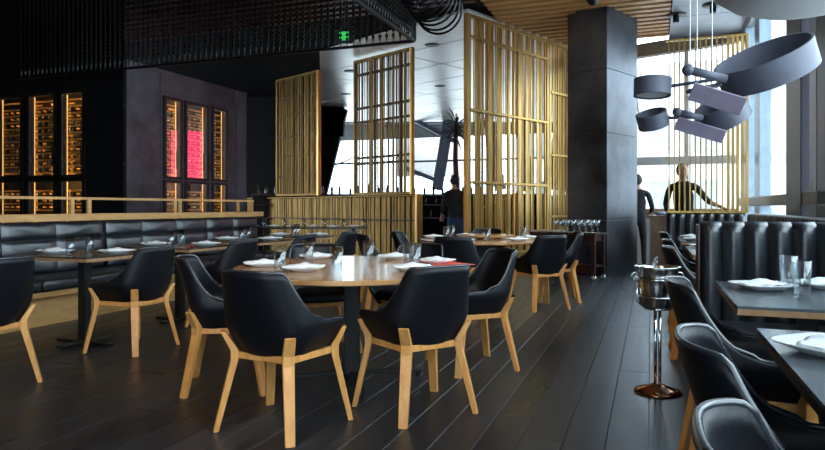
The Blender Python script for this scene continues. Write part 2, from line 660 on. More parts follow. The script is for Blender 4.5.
# ------------------------------------------------------------------ steel column
COLP = at(607, 276.5, 10.5)
COLP.z = 0
col = MB()
ctr = COLP + L2 * 0.365 + F2 * 0.55
for z0, z1 in ((0.005, 0.92), (0.926, 2.36), (2.366, 3.42), (3.426, 4.53)):
    col.box(ctr + Vector((0, 0, (z0 + z1) / 2)), (0.73, 1.10, z1 - z0), -A2)
o = col.build('column', 'steel', bevel=0.004)
o.name = 'steel_column'
tag(o, 'blackened steel clad square column reaching from floor to wood slat ceiling', 'column')

# ------------------------------------------------------------------ wine cabinet


def holed(mb, horiz, x0, x1, z0, z1, holes, place_box):
    # fill x0..x1, z0..z1 except holes [(a,b,c,d)]
    xs = sorted(set([x0, x1] + [h[0] for h in holes] + [h[1] for h in holes]))
    zs = sorted(set([z0, z1] + [h[2] for h in holes] + [h[3] for h in holes]))
    for a, b in zip(xs, xs[1:]):
        run = None
        for cc, d in zip(zs, zs[1:]):
            mx_, mz = (a + b) / 2, (cc + d) / 2
            inside = any(h[0] < mx_ < h[1] and h[2] < mz < h[3] for h in holes)
            if not inside:
                if run is None:
                    run = [cc, d]
                else:
                    run[1] = d
            if inside or d == zs[-1]:
                if run:
                    place_box(a, b, run[0], run[1])
                run = None


wc = thing('wine_cabinet', 'tall blackened steel wine cabinet block with lit glass doors behind the long banquette', 'wine cabinet', G(-7.09, 7.17), Y1)
front_doors = [(-0.76 - 0.40, -0.76), (-1.33 - 0.50, -1.33), (-2.02 - 0.50, -2.02)]        # local x (r offset from -7.09)
side_doors = [(0.85, 1.17), (1.33, 1.83), (2.01, 2.34)]                                   # local y (f offset from 7.17)
ZU, ZL = (1.62, 2.83), (0.45, 1.52)
body = MB()
TH = 0.06


def pb_front(a, b, z0, z1):
    body.box(((a + b) / 2, TH / 2, (z0 + z1) / 2), (b - a, TH, z1 - z0))


def pb_side(a, b, z0, z1):
    bodys.box((-TH / 2, (a + b) / 2, (z0 + z1) / 2), (TH, b - a, z1 - z0))


holed(body, 0, -2.9, 0, 0, 4.4, [(a, b, *ZU) for a, b in front_doors] + [(a, b, *ZL) for a, b in front_doors], pb_front)
body.build('front_panel', 'black', wc)
bodys = MB()
holed(bodys, 0, TH, 3.0, 0, 3.27, [(a, b, *ZU) for a, b in side_doors] + [(a, b, *ZL) for a, b in side_doors], pb_side)
bodys.build('side_panel', 'steel', wc)
b3 = MB()
b3.box((-1.45, 1.5, 0.02), (2.9, 2.98, 0.04))
b3.box((-1.45, 1.5, 3.25), (2.8, 2.85, 0.04))
b3.box((-2.88, 1.5, 1.63), (0.04, 2.98, 3.2))
b3.box((-1.45, 2.98, 1.63), (2.9, 0.04, 3.2))
b3.box((-1.60, 0.55, 1.63), (2.5, 0.03, 3.2))
b3.box((-0.55, 1.9, 1.63), (0.03, 2.1, 3.2))
b3.build('inner_lining', 'blackmetal', wc)
seam = MB()
for zz in (0.8, 1.75, 2.6):
    seam.box((0.003, 2.83, zz), (0.006, 0.34, 0.008))
    seam.box((0.003, 0.36, zz), (0.006, 0.70, 0.008))
seam.box((0.003, 2.66, 1.63), (0.006, 0.008, 3.2))
seam.box((0.003, 0.735, 1.63), (0.006, 0.012, 3.2))
seam.box((0.003, 1.3, 2.93), (0.006, 1.2, 0.008))
seam.build('panel_seam', 'mull', wc)
bottle_spots = []
for side, doors in (('front', front_doors), ('side', side_doors)):
    for bi, (a, b) in enumerate(doors):
        fr = MB()
        gl = MB()
        sh = MB()
        led = MB()
        led2 = MB()
        hd = MB()

        def L(u, dep, z):   # u along the face, dep behind the face
            return Vector((u, dep, z)) if side == 'front' else Vector((-dep, u, z))

        def bx(mb, u0, u1, d0, d1, z0, z1):
            mb.box(L((u0 + u1) / 2, (d0 + d1) / 2, (z0 + z1) / 2), ((u1 - u0), (d1 - d0), z1 - z0) if side == 'front' else ((d1 - d0), (u1 - u0), z1 - z0))
        for z0, z1 in (ZU, ZL):
            for u0, u1 in ((a - 0.05, a), (b, b + 0.05)):
                bx(fr, u0, u1, -0.025, 0.0, z0 - 0.04, z1 + 0.04)
            bx(fr, a, b, -0.025, 0.0, z0 - 0.04, z0)
            bx(fr, a, b, -0.025, 0.0, z1, z1 + 0.04)
            bx(gl, a, b, 0.012, 0.018, z0, z1)
            n = int((z1 - z0) / 0.1)
            for k in range(n):
                zz = z0 + 0.03 + 0.1 * k
                bx(sh, a + 0.01, b - 0.01, 0.09, 0.11, zz, zz + 0.022)
                bx(sh, a + 0.01, b - 0.01, 0.36, 0.38, zz, zz + 0.022)
                if (z1 - zz) > 0.2 and zz > 1.0:
                    nc = max(2, int(round((b - a) / 0.125)))
                    for q in range(nc):
                        u = a + (b - a) * (q + 0.5) / nc
                        bottle_spots.append((side, bi, L(u, 0.08, zz + 0.022 + 0.038)))
            if side == 'front':
                bx(led, b + 0.004, b + 0.030, 0.068, 0.12, z0, z1)
                bx(led2, a + 0.002, a + 0.008, 0.068, 0.078, z0, z1)
            else:
                bx(led, a - 0.030, a - 0.004, 0.068, 0.12, z0, z1)
                bx(led2, b - 0.010, b - 0.004, 0.068, 0.076, z0, z1)
            bx(led, a + 0.03, b - 0.03, 0.068, 0.09, z1 + 0.008, z1 + 0.018)
        bx(hd, b + 0.01, b + 0.025, -0.06, -0.04, 1.75, 2.05)
        bx(hd, b + 0.01, b + 0.025, -0.05, -0.02, 1.77, 1.79)
        bx(hd, b + 0.01, b + 0.025, -0.05, -0.02, 2.01, 2.03)
        d = fr.build('door', 'blackmetal', wc)
        gl.build('pane', 'cabglass', d)
        hd.build('handle', 'blackmetal', d)
        sh.build('rack', 'foil', wc)
        led.build('light_strip', 'led', wc)
        led2.build('light_strip', 'led2', wc)
# bottles lying in the racks, ends to the room
bt = MB()
bt.lathe([(0.0, 0), (0.030, 0.0), (0.034, 0.006), (0.034, 0.19), (0.028, 0.215), (0.014, 0.24), (0.013, 0.29), (0.0, 0.30)], 12)
bottle = bt.build('wine_bottle', 'bottle', None, True)
cp = MB()
cp.lathe([(0.0, 0.262), (0.0165, 0.262), (0.0165, 0.306), (0.0, 0.308)], 10)
cp.build('capsule', 'foil', bottle, True)
tag(bottle, 'x', 'bottle')
used = [False]
bmx = Matrix.Translation(G(-7.09, 7.17)) @ Matrix.Rotation(Y1, 4, 'Z')
dn = {('front', 0): 'right door of the front cabinet', ('front', 1): 'middle door of the front cabinet',
      ('front', 2): 'left door of the front cabinet', ('side', 0): 'nearest door of the side cabinet',
      ('side', 1): 'middle door of the side cabinet', ('side', 2): 'farthest door of the side cabinet'}
for side, bi, p in bottle_spots:
    o = copy_tree(bottle) if used[0] else bottle
    used[0] = True
    flip = random.random() < 0.45
    # local z of the bottle points into the cabinet (or out of it when flipped)
    d = Vector((0, 1, 0)) if side == 'front' else Vector((-1, 0, 0))
    if flip:
        p = p + d * 0.30
        d = -d
    q = (Matrix.Rotation(Y1, 3, 'Z') @ d).to_track_quat('Z', 'Y')
    o.location = bmx @ p
    o.rotation_euler = q.to_euler()
    o['label'] = 'dark wine bottle in the lit rack behind the ' + dn[(side, bi)]
    o['group'] = 'bottles behind the ' + dn[(side, bi)]

# ------------------------------------------------------------------ brass slat screens


def slat_screen(name, label, p0, direction, length, z0, z1, rails, mat, frame_w=0.05, pitch=0.06, seedv=1, vrails=()):
    """a screen standing along a line, local x runs along the line"""
    rng = random.Random(seedv)
    rz = math.atan2(direction.y, direction.x)
    t = thing(name, label, 'screen', (p0.x, p0.y, 0), rz)
    fr = MB()
    e0 = MB()
    e0.box((0, 0, (z0 + z1) / 2), (frame_w, 0.092, z1 - z0))
    e0.build('edge_post', 'brass', t, bevel=0.004)
    fr.box((length, 0, (z0 + z1) / 2), (frame_w, 0.09, z1 - z0))
    fr.box((length / 2, 0, z0 + 0.03), (length, 0.085, 0.06))
    fr.box((length / 2, 0, z1 - 0.03), (length, 0.085, 0.06))
    fr.build('frame', mat, t, bevel=0.004)
    s1 = MB()
    x = frame_w
    while x < length - frame_w:
        wdt = rng.choice((0.012, 0.018, 0.026, 0.04, 0.05))
        yy = rng.choice((-0.028, 0.0, 0.0, 0.028))
        s1.box((x, yy, (z0 + z1) / 2), (wdt, 0.012, z1 - z0 - 0.08))
        x += wdt / 2 + pitch * rng.uniform(0.35, 0.95)
    x = frame_w
    while x < length - frame_w:
        s1.box((x, 0.05, (z0 + z1) / 2), (rng.choice((0.008, 0.014, 0.03)), 0.010, z1 - z0 - 0.08))
        x += rng.uniform(0.04, 0.11)
    s1.build('slats', mat, t)
    for rr in rails:
        z, xa, xb = rr if isinstance(rr, tuple) else (rr, 0, length)
        rl = MB()
        rl.box(((xa + xb) / 2, -0.01, z), (xb - xa - 0.02, 0.10, 0.045))
        rl.build('rail', 'darkbronze' if mat == 'bronze' else mat, t, bevel=0.004)
    return t


slat_screen('brass_screen', 'tall brass slat screen standing beside the steel column, in its wide left section',
            SCR_P, F2, 2.44, 0.01, 4.43, (0.30, 1.56, 2.795, 4.04), 'brass', 0.07, 0.056, 3)
slat_screen('brass_screen', 'narrow brass slat screen section running in behind the steel column',
            SCR_P + F2 * 2.52, F2, 1.7, 0.01, 4.43, (0.95, 2.17, 3.41), 'brass', 0.07, 0.056, 5)
PP2 = Vector((-0.01, 13.2, 0))
slat_screen('bronze_screen', 'hanging bronze slat screen right of the bright window gap, over the low slat wall',
            PP2, L2, 1.78, 1.40, 4.43, (4.09, 3.34, 3.03, 2.23, 2.10), 'bronze', 0.06, 0.050, 8)
PP1 = Vector((-2.25, 15.4, 0))
slat_screen('bronze_screen', 'hanging bronze slat screen left of the bright window gap, near the dark wine cabinet',
            PP1, L2, 1.74, 1.42, 4.43, (3.93, 3.45, 2.92, 2.43, 1.91), 'bronze', 0.07, 0.036, 11)
# low slat wall
lw = thing('slat_partition', 'low bronze slat partition under the hanging screens, behind the dining tables', 'partition', PP2 - L2 * 0.17, math.atan2(L2.y, L2.x))
a = MB()
a.box((3.8, -0.04, 0.68), (7.6, 0.05, 1.36))
a.build('backing', 'black', lw)
a = MB()
rng = random.Random(4)
x = 0.0
while x < 7.6:
    wv = rng.choice((0.03, 0.04, 0.06, 0.09))
    a.box((x + wv / 2, 0.0 + rng.choice((0, 0.012, 0.02)), 0.68), (wv, 0.02, 1.34))
    x += wv + rng.choice((0.012, 0.02, 0.035))
o_sl = a.build('slats', 'bronze', lw)
o_sl.location.y = 0.0
a = MB()
a.box((3.8, 0, 1.375), (7.6, 0.14, 0.03))
a.build('top_rail', 'bronze', lw, bevel=0.004)
a = MB()
a.box((3.8, 0.035, 0.86), (7.6, 0.03, 0.035))
a.build('chair_rail', 'darkbronze', lw)
# L2 runs away from the camera with local +y behind; turn the slats to the camera side
for chd in lw.children:
    chd.scale.y = -1 if False else 1
a = MB()
a.box((-0.02, 0, 0.70), (0.07, 0.16, 1.42))
a.build('end_post', 'brass', lw, bevel=0.005)
lw2 = MB()
for k in range(5):
    lw2.box((0.1 - 0.0 * k, 0.0, 0.0), (0.001, 0.001, 0.001)) if False else None
lw2.bm.free()

# screen on top of the far banquette
FB_R, FB_F = 0.211, 10.53
t = thing('brass_screen', 'upright brass fin screen rising from the fluted banquette by the windows', 'screen', G(FB_R + 0.03, FB_F + 0.07, 1.05), Y1)
a = MB()
for k in range(11):
    a.box((0.02 + 0.074 * k, 0, 1.32), (0.020, 0.05, 2.62))
a.build('slats', 'brass', t)
a = MB()
for k in range(5):
    a.box((0.84 + 0.062 * k, 0.0, 1.32), (0.036, 0.09, 2.62))
a.build('wide_slats', 'brass', t)
a = MB()
a.box((0.54, 0, 2.64), (1.12, 0.06, 0.025))
a.build('top_rail', 'brass', t)
a = MB()
a.box((0.54, 0, 0.015), (1.12, 0.08, 0.03))
a.build('base_rail', 'brass', t)

# ------------------------------------------------------------------ dark hanging strand curtain
CR, CF = -2.54, 6.88
st = MB()
rng = random.Random(2)


def strand(mb, p, z0, z1):
    z = z1
    mb.box((p.x, p.y, (z0 + z1) / 2), (0.008, 0.008, z1 - z0), Y1)
    while z > z0 + 0.1:
        mb.box((p.x, p.y, z - 0.02), (0.034, 0.012, 0.030), Y1)
        z -= 0.055
    v = [mb.bm.verts.new(Vector((p.x, p.y, z0)) + q) for q in (Vector((-0.02, 0, 0.1)), Vector((0.02, 0, 0.1)), Vector((0, 0, 0)), Vector((0, -0.012, 0.1)))]
    mb.bm.faces.new((v[0], v[3], v[2]))
    mb.bm.faces.new((v[3], v[1], v[2]))
    mb.bm.faces.new((v[0], v[1], v[3]))


r = CR
while r > -8.8:
    strand(st, G(r, CF), 3.05, 4.42)
    r -= 0.085
ff = CF - 0.09
while ff > 4.2:
    strand(st, G(CR, ff), 3.05, 4.42)
    ff -= 0.07
o = st.build('strand_curtain', 'blackmetal')
tag(o, 'dark metal strand curtain hanging from the ceiling at upper left', 'curtain', None, 'stuff')
a = MB()
a.bar(G(CR, CF, 3.04), G(-8.9, CF, 3.04), 0.03, 0.03)
a.bar(G(CR, CF, 3.04), G(CR, 4.2, 3.04), 0.03, 0.03)
a.bar(G(CR, CF, 3.04), G(CR, CF, 4.44), 0.05, 0.05)
a.bar(G(CR, 4.2, 3.04), G(CR, 4.2, 4.44), 0.03, 0.03)
o = a.build('curtain_frame', 'blackmetal')
tag(o, 'thin black metal frame edging the bottom of the dark strand curtain', 'frame')

# ring pendant beyond the curtain corner
t = thing('ring_pendant', 'cluster of glossy black metal rings hanging beside the strand curtain corner', 'pendant light', G(-2.25, 6.2, 3.38), Y1)
for k in range(11):
    a = MB()
    a.torus((0, 0, 0), 0.27 - 0.004 * k, 0.013, Matrix.Rotation(PI / 2 + R_(rng.uniform(-6, 6)), 3, 'X'))
    o = a.build('ring', 'ringmetal', t, True)
    o.location = (0.012 * k, 0.72 - 0.14 * k, 0.0)
a = MB()
a.tube([(0.0, 0.75, 0.26), (0.1, -0.75, 0.26)], 0.012)
a.tube([(0.0, 0.6, 0.26), (0.0, 0.6, 1.05)], 0.006)
a.tube([(0.1, -0.5, 0.26), (0.1, -0.5, 1.05)], 0.006)
a.build('hanging_rod', 'blackmetal', t)

# ------------------------------------------------------------------ left banquette with ledge and rail
bq = thing('banquette', 'long black tufted leather banquette on a pale oak base along the left side', 'banquette', G(-5.93, 0), Y1)
f0, f1 = 5.62 - 0.61 * 6, 8.70
a = MB()
a.box((0.24, (f0 + 5.60) / 2, 0.14), (0.46, 5.60 - f0, 0.28))
a.box((0.24, (5.66 + f1) / 2, 0.14), (0.46, f1 - 5.66, 0.28))
a.box((-0.02, (f0 + f1) / 2, 0.49), (0.06, f1 - f0, 0.98))
a.build('base', 'oak', bq)
a = MB()
a.box((0.32, (f0 + f1) / 2, 0.315), (0.58, f1 - f0, 0.05))
a.build('seat_board', 'oak', bq, bevel=0.004)
a = MB()
for k in range(0, 6):
    ya, yb = f0 + 1.22 * k, min(f0 + 1.22 * (k + 1), f1) - 0.015
    if yb - ya < 0.1:
        continue
    a.box((0.335, (ya + yb) / 2, 0.40), (0.60, yb - ya, 0.115))
a.build('seat_cushion', 'glossleather', bq, True, bevel=0.03)
a = MB()
nb = int(round((f1 - f0) / 0.61))
for k in range(nb):
    for j in range(3):
        ya, yb = f0 + 0.61 * k, f0 + 0.61 * (k + 1) - 0.005
        if abs(ya - 5.62) < 0.1:
            ya += 0.05
        if yb > f1:
            yb = f1
        za, zb = 0.46 + 0.175 * j, 0.46 + 0.175 * (j + 1) - 0.004

        def fn(u, v, ya=ya, yb=yb, za=za, zb=zb, j=j):
            bul = (1 - abs(2 * u - 1) ** 5) * (1 - abs(2 * v - 1) ** 3.0)
            x = 0.10 - 0.035 * (za + (zb - za) * v - 0.46) / 0.5
            wr = 0.004 * math.sin(9 * u + 5 * v * math.sin(k * 3 + j))
            return Vector((x + (0.034 + wr) * max(0, bul) ** 0.5, ya + (yb - ya) * u, za + (zb - za) * v))
        a.grid(fn, 12, 8)
a.box((0.03, (f0 + f1) / 2, 0.72), (0.05, f1 - f0, 0.52))
a.build('backrest', 'glossleather', bq, True, fix=False)
a = MB()
a.box((-0.06, (f0 + f1 + 0.1) / 2, 1.028), (0.34, f1 - f0 + 0.1, 0.075))
ledge = a.build('ledge', 'oak', None, bevel=0.004)
ledge.location = G(-5.93, 0)
ledge.rotation_euler = (0, 0, Y1)
tag(ledge, 'long pale oak ledge running along the top of the black left banquette', 'ledge')
rl = thing('ledge_rail', 'slim oak rail on short posts standing on the oak ledge', 'rail', G(-5.93, 0, 1.066), Y1)
a = MB()
a.box((-0.06, (f0 + f1) / 2 + 0.03, 0.170), (0.03, f1 - f0 + 0.06, 0.028))
a.build('top_bar', 'oak', rl)
for yv in (2.6, 3.35, 5.32, 5.55, 6.95, 7.05, 8.35, 8.72):
    a = MB()
    a.box((-0.06, yv, 0.078), (0.03, 0.045, 0.156))
    a.build('post', 'oak', rl)

# ------------------------------------------------------------------ booth banquettes by the windows


def flutes(mb, x0, x1, y, z0, z1, sgn, pitch=0.13, depth=0.05, axis='x'):
    n = max(1, int(round((x1 - x0) / pitch)))
    p = (x1 - x0) / n
    for k in range(n):
        def fn(u, v, k=k):
            aa = PI * u
            bul = math.sin(aa) ** 0.75
            zz = z0 + (z1 - z0) * min(1, v * 1.08)
            top = 1.0
            if v > 0.9:
                top = math.cos((v - 0.9) / 0.1 * PI / 2)
                zz = z1 - 0.035 + 0.035 * math.sin((v - 0.9) / 0.1 * PI / 2)
            else:
                zz = z0 + (z1 - 0.035 - z0) * (v / 0.9)
            off = sgn * depth * bul * max(top, 0.0)
            wob = 0.004 * math.sin(7 * v + k * 1.9)
            X = x0 + p * (k + u)
            Yv = y + off + wob * bul * sgn
            if v >= 0.999:
                Yv = y - sgn * 0.05
            return Vector((X, Yv, zz)) if axis == 'x' else Vector((Yv, X, zz))
        mb.grid(fn, 10, 14)


def divider(label, r0, f0, r1, seat=True, tall=1.05):
    t = thing('banquette', label, 'banquette', G(r0, f0), Y1)
    W = r1 - r0
    a = MB()
    a.box((W / 2, 0.07, (tall - 0.03) / 2), (W - 0.01, 0.10, tall - 0.03))
    a.build('core', 'blackmetal', t)
    a = MB()
    flutes(a, 0.012, W, 0.02, 0.30, tall, -1)
    flutes(a, 0.012, W, 0.12, 0.30, tall, 1)
    a.build('backrest', 'glossleather', t, True)
    a = MB()
    a.box((0.005, 0.07, (tall - 0.02) / 2), (0.014, 0.20, tall - 0.02))
    a.build('end_panel', 'mahogany', t, bevel=0.003)
    if seat:
        a = MB()
        a.box((W / 2 + 0.01, -0.235, 0.395), (W - 0.02, 0.44, 0.11))
        a.build('seat_cushion', 'glossleather', t, True, bevel=0.03)
        a = MB()
        a.box((W / 2 + 0.03, -0.20, 0.17), (W - 0.08, 0.36, 0.335))
        a.build('base', 'blackmetal', t)
    return t


divider('fluted black leather booth divider directly behind the nearer set window table', 0.274, 4.37, 1.30)
divider('far fluted black leather banquette topped by the upright brass fin screen', FB_R, FB_F, 1.30)
t = thing('banquette', 'fluted black leather banquette running along under the right-hand windows', 'banquette', G(1.35, 0), Y1)
a = MB()
flutes(a, -2.0, 10.4, 0.0, 0.30, 1.05, -1, axis='y')
a.build('backrest', 'glossleather', t, True)
a = MB()
a.box((0.09, 4.2, 0.51), (0.14, 12.4, 1.02))
a.build('core', 'blackmetal', t)
a = MB()
for (ya, yb) in ((-2, 3.88), (4.62, 10.05)):
    a.box((-0.20, (ya + yb) / 2, 0.395), (0.36, yb - ya, 0.11))
a.build('seat_cushion', 'glossleather', t, True, bevel=0.03)
a = MB()
for (ya, yb) in ((-2, 3.9), (4.6, 10.1)):
    a.box((-0.16, (ya + yb) / 2, 0.17), (0.28, yb - ya, 0.335))
a.build('base', 'blackmetal', t)

# ------------------------------------------------------------------ chair


def make_chair():
    t = thing('dining_chair', 'x', 'chair')

    def sm(e0, e1, x):
        x = max(0, min(1, (x - e0) / (e1 - e0)))
        return x * x * (3 - 2 * x)

    def toph(s):
        s = abs(s)
        if s < 0.34:
            h = 0.825 - 0.006 * (s / 0.34) ** 2
        elif s < 0.42:
            k = (s - 0.34) / 0.08
            h = 0.819 - 0.055 * (1 - math.sqrt(max(0, 1 - k * k)))
        elif s < 0.66:
            k = (s - 0.42) / 0.24
            h = 0.764 - 0.204 * (1 - (1 - k) ** 1.7)
        else:
            k = (s - 0.66) / 0.34
            h = 0.560 - 0.012 * k
            if k > 0.8:
                h -= 0.07 * ((k - 0.8) / 0.2) ** 2
        return h

    def plan(s, z):
        sg = 1 if s >= 0 else -1
        s = abs(s)
        zr = (z - 0.42) / 0.41
        hw = 0.175 + 0.080 * sm(0.36, 0.55, z) - 0.042 * max(0, (z - 0.55) / 0.27)
        bd = 0.165 + 0.135 * max(0, zr) ** 0.9
        if s < 0.60:
            th = s / 0.60 * PI / 2
            x = hw * math.sin(th) ** 0.72
            y = -0.02 - bd * math.cos(th) ** 0.52
        else:
            x = hw
            y = -0.02 + (s - 0.60) / 0.40 * 0.23
        return sg * x, y

    bm = MB()
    NU, NV = 48, 14

    def fn(u, v):
        s = -1 + 2 * u
        z1 = toph(s)
        if v < 0.15:       # the tucked-under rim
            k = v / 0.15
            x, y = plan(s, 0.42)
            q = 0.70 + 0.30 * math.sin(k * PI / 2)
            return Vector((x * q, y * q, 0.370 + 0.055 * (1 - math.cos(k * PI / 2))))
        k = (v - 0.15) / 0.85
        z = 0.425 + (z1 - 0.425) * k
        x, y = plan(s, z)
        return Vector((x, y, z))
    bm.grid(fn, NU, NV)
    shell = bm.build('shell', 'leather', t, True, solid=0.018)
    bm = MB()     # underside
    ring = [Vector((plan(-1 + 2 * k / 40, 0.42)[0] * 0.73, plan(-1 + 2 * k / 40, 0.42)[1] * 0.73, 0.364)) for k in range(41)]
    bm.poly(ring, 0.02)
    bm.build('underside', 'leather', t)
    # piping along the rim
    bm = MB()
    bm.tube([Vector((*[c for c in plan(-1 + 2 * k / 60, toph(-1 + 2 * k / 60))], toph(-1 + 2 * k / 60) + 0.003)) for k in range(61)], 0.0085, 8)
    bm.build('rim', 'rimleather', t, True)
    # seat cushion
    bm = MB()
    rings = []
    out = []
    for k in range(41):
        s = -1 + 2 * k / 40
        x, y = plan(s, 0.46)
        out.append((x * 0.92, y * 0.90))
    out = out + [(0.17, 0.245), (0.10, 0.262), (0, 0.268), (-0.10, 0.262), (-0.17, 0.245)]
    for zz, q in ((0.412, 0.95), (0.42, 1.0), (0.455, 1.0), (0.472, 0.97), (0.480, 0.86), (0.483, 0.5)):
        rings.append([Vector((x * q, y * q, zz)) for x, y in out])
    bm.loft(rings)
    bm.build('seat_cushion', 'leather', t, True)
    # legs, four boomerang boards turned on the diagonal
    for sx in (-1, 1):
        for sy in (-1, 1):
            fx, fy = (0.235, -0.245) if sy < 0 else (0.275, 0.225)
            kx, ky = (0.172, -0.178) if sy < 0 else (0.215, 0.165)
            tx, ty = (0.214, -0.216) if sy < 0 else (0.262, 0.182)
            d = Vector((sx, sy, 0)).normalized()
            if sy > 0:
                d = Vector((sx * 1.0, sy * 0.75, 0)).normalized()
            w_ = Vector((-d.y, d.x, 0))
            rings = []
            for (x, y, z, hw, ht) in ((fx, fy, 0.0, 0.024, 0.014), (kx, ky, 0.36, 0.029, 0.019), (kx, ky, 0.41, 0.029, 0.020), (tx, ty, 0.508, 0.027, 0.012)):
                c0 = Vector((sx * x, y, z))
                rings.append([c0 + w_ * hw + d * ht, c0 - w_ * hw + d * ht, c0 - w_ * hw - d * ht, c0 + w_ * hw - d * ht])
            bm = MB()
            bm.loft(rings)
            bm.build('leg', 'ash', t, bevel=0.004)
    bm = MB()
    bm.bar((-0.168, -0.170, 0.385), (0.168, -0.170, 0.385), 0.022, 0.034, (0, 0, 1))
    bm.bar((-0.205, 0.160, 0.385), (0.205, 0.160, 0.385), 0.022, 0.036, (0, 0, 1))
    bm.bar((-0.170, -0.172, 0.385), (-0.206, 0.160, 0.385), 0.022, 0.034, (0, 0, 1))
    bm.bar((0.170, -0.172, 0.385), (0.206, 0.160, 0.385), 0.022, 0.034, (0, 0, 1))
    bm.build('seat_frame', 'ash', t, bevel=0.003)
    return t


chair = make_chair()
cu = [False]


def put_chair(x, y, head, label, group=None):
    return place(chair, cu, (x, y, 0), -R_(head), label, group)


TX, TY = -0.40, 4.25      # main table
put_chair(-0.68, 3.37, 27, 'black shell chair at the near left of the big round table')
put_chair(0.02, 3.63, -32, 'black shell chair at the near right of the big round table')
put_chair(-1.17, 4.10, 79, 'black shell chair at the left end of the big round table')
put_chair(0.42, 4.60, -110, 'black shell chair at the right end of the big round table')
put_chair(-0.74, 5.12, 160, 'black shell chair at the back left of the big round table')
put_chair(-0.03, 5.16, 205, 'black shell chair at the back right of the big round table')

g = 'chairs along the long left banquette'
put_chair(*G(-3.98, 2.84)[:2], 290.4, 'black shell chair cut off by the left edge of the view', g)
put_chair(*G(-3.92, 4.07)[:2], 290.4, 'black shell chair at the second banquette table from the left edge', g)
put_chair(*G(-3.92, 5.24)[:2], 290.4, 'black shell chair at the third banquette table from the left edge', g)
put_chair(*G(-3.92, 6.42)[:2], 290.4, 'black shell chair at the fourth banquette table from the left edge', g)
put_chair(*G(-3.92, 7.55)[:2], 290.4, 'black shell chair at the farthest banquette table', g)

T2X, T2Y = 0.83, 7.80
put_chair(1.43, 7.25, -24, 'black shell chair at the near right of the far round table')
put_chair(1.76, 7.85, -84, 'black shell chair at the right end of the far round table')
put_chair(0.48, 6.93, 14, 'black shell chair at the near left of the far round table')
put_chair(0.06, 8.10, 102, 'black shell chair at the left end of the far round table')
put_chair(1.0, 8.75, 190, 'black shell chair at the back of the far round table')
put_chair(-0.33, 7.45, 75, 'black shell chair standing alone edge-on between the two round tables')

g = 'chairs on the aisle side of the window booths'
put_chair(*G(0.38, 2.95)[:2], 110.4, 'black shell chair drawn up to the window table with two glasses', g)
put_chair(*G(0.38, 1.70)[:2], 110.4, 'black shell chair at the far end of the nearest slate table', g)
put_chair(*G(0.38, 0.98)[:2], 110.4, 'black shell chair nearest the viewer at lower right', g)
put_chair(*G(0.40, 5.40)[:2], 110.4, 'black shell chair just beyond the ice bucket and booth divider', g)
put_chair(*G(0.42, 6.55)[:2], 110.4, 'black shell chair in the middle of the far window booths', g)
put_chair(*G(0.42, 8.45)[:2], 110.4, 'black shell chair farthest along the window booths, near the steel column', g)

# ------------------------------------------------------------------ tables


def cross_base(t, h=0.72, arm=0.42, rot=0.3, w=0.09):
    a = MB()
    a.box((0, 0, h / 2 + 0.02), (w, w, h - 0.04))
    a.build('pedestal', 'blackmetal', t, bevel=0.006)
    for k in range(4):
        an = rot + k * PI / 2
        a = MB()
        d = Vector((math.cos(an), math.sin(an), 0))
        a.bar(d * 0.02 + Vector((0, 0, 0.05)), d * arm + Vector((0, 0, 0.035)), 0.05, 0.022)
        a.lathe([(0.0, 0.0), (0.018, 0.0), (0.018, 0.024), (0, 0.026)], 10, d * (arm - 0.02))
        a.build('foot', 'blackmetal', t, bevel=0.003)
    a = MB()
    a.box((0, 0, h - 0.012), (0.4, 0.4, 0.012))
    a.build('top_plate', 'blackmetal', t)


def round_table(label, x, y, rx, ry, top='tabletop', rot=0.3):
    t = thing('round_table', label, 'table', (x, y, 0))
    a = MB()
    n = 72
    rings = []
    for zz, q in ((0.720, 0.985), (0.722, 0.996), (0.727, 1.0), (0.746, 1.0), (0.750, 0.996), (0.750, 0.99)):
        rings.append([Vector((rx * q * math.cos(2 * PI * k / n), ry * q * math.sin(2 * PI * k / n), zz)) for k in range(n)])
    a.loft(rings)
    a.build('tabletop', top, t, bevel=0.0)
    cross_base(t, 0.72, 0.47, rot, 0.10)
    return t


round_table('big round oak table in the middle foreground with five place settings', TX, TY, 0.76, 0.88, 'tabletop', R_(-78))
round_table('smaller looking far round oak table near the tall brass screen', T2X, T2Y, 0.74, 0.80, 'tabletop', 0.4)
a = MB()
a.lathe([(0.0, 0), (0.08, 0), (0.08, 0.02), (0.33, 0.02), (0.34, 0.028), (0.34, 0.040), (0.33, 0.044), (0, 0.044)], 40)
o = a.build('lazy_susan', 'tabletop', None, bevel=0)
o.location = (T2X + 0.08, T2Y + 0.2, 0.751)
tag(o, 'round wooden turntable in the centre of the far round table', 'turntable')


def rect_table(label, r0, f0, w, l, top, edge, feet=1, zt=0.75):
    t = thing('dining_table', label, 'table', G(r0, f0), Y1)
    a = MB()
    a.box((0, 0, zt - 0.006), (w, l, 0.012))
    a.build('tabletop', top, t)
    a = MB()
    a.box((0, 0, zt - 0.024), (w, l, 0.024))
    a.build('edge_band', edge, t)
    for k in range(feet):
        yy = 0 if feet == 1 else (-l / 4 + k * l / 2)
        a = MB()
        a.box((0, yy, 0.365), (0.07, 0.07, 0.68))
        a.box((0, yy, zt - 0.045), (0.3, 0.3, 0.016))
        a.build('pedestal', 'blackmetal', t)
        a = MB()
        a.box((0, yy, 0.016), (0.56, 0.07, 0.018))
        a.box((0, yy, 0.018), (0.07, 0.50, 0.018))
        a.build('foot', 'blackmetal', t, bevel=0.003)
    return t


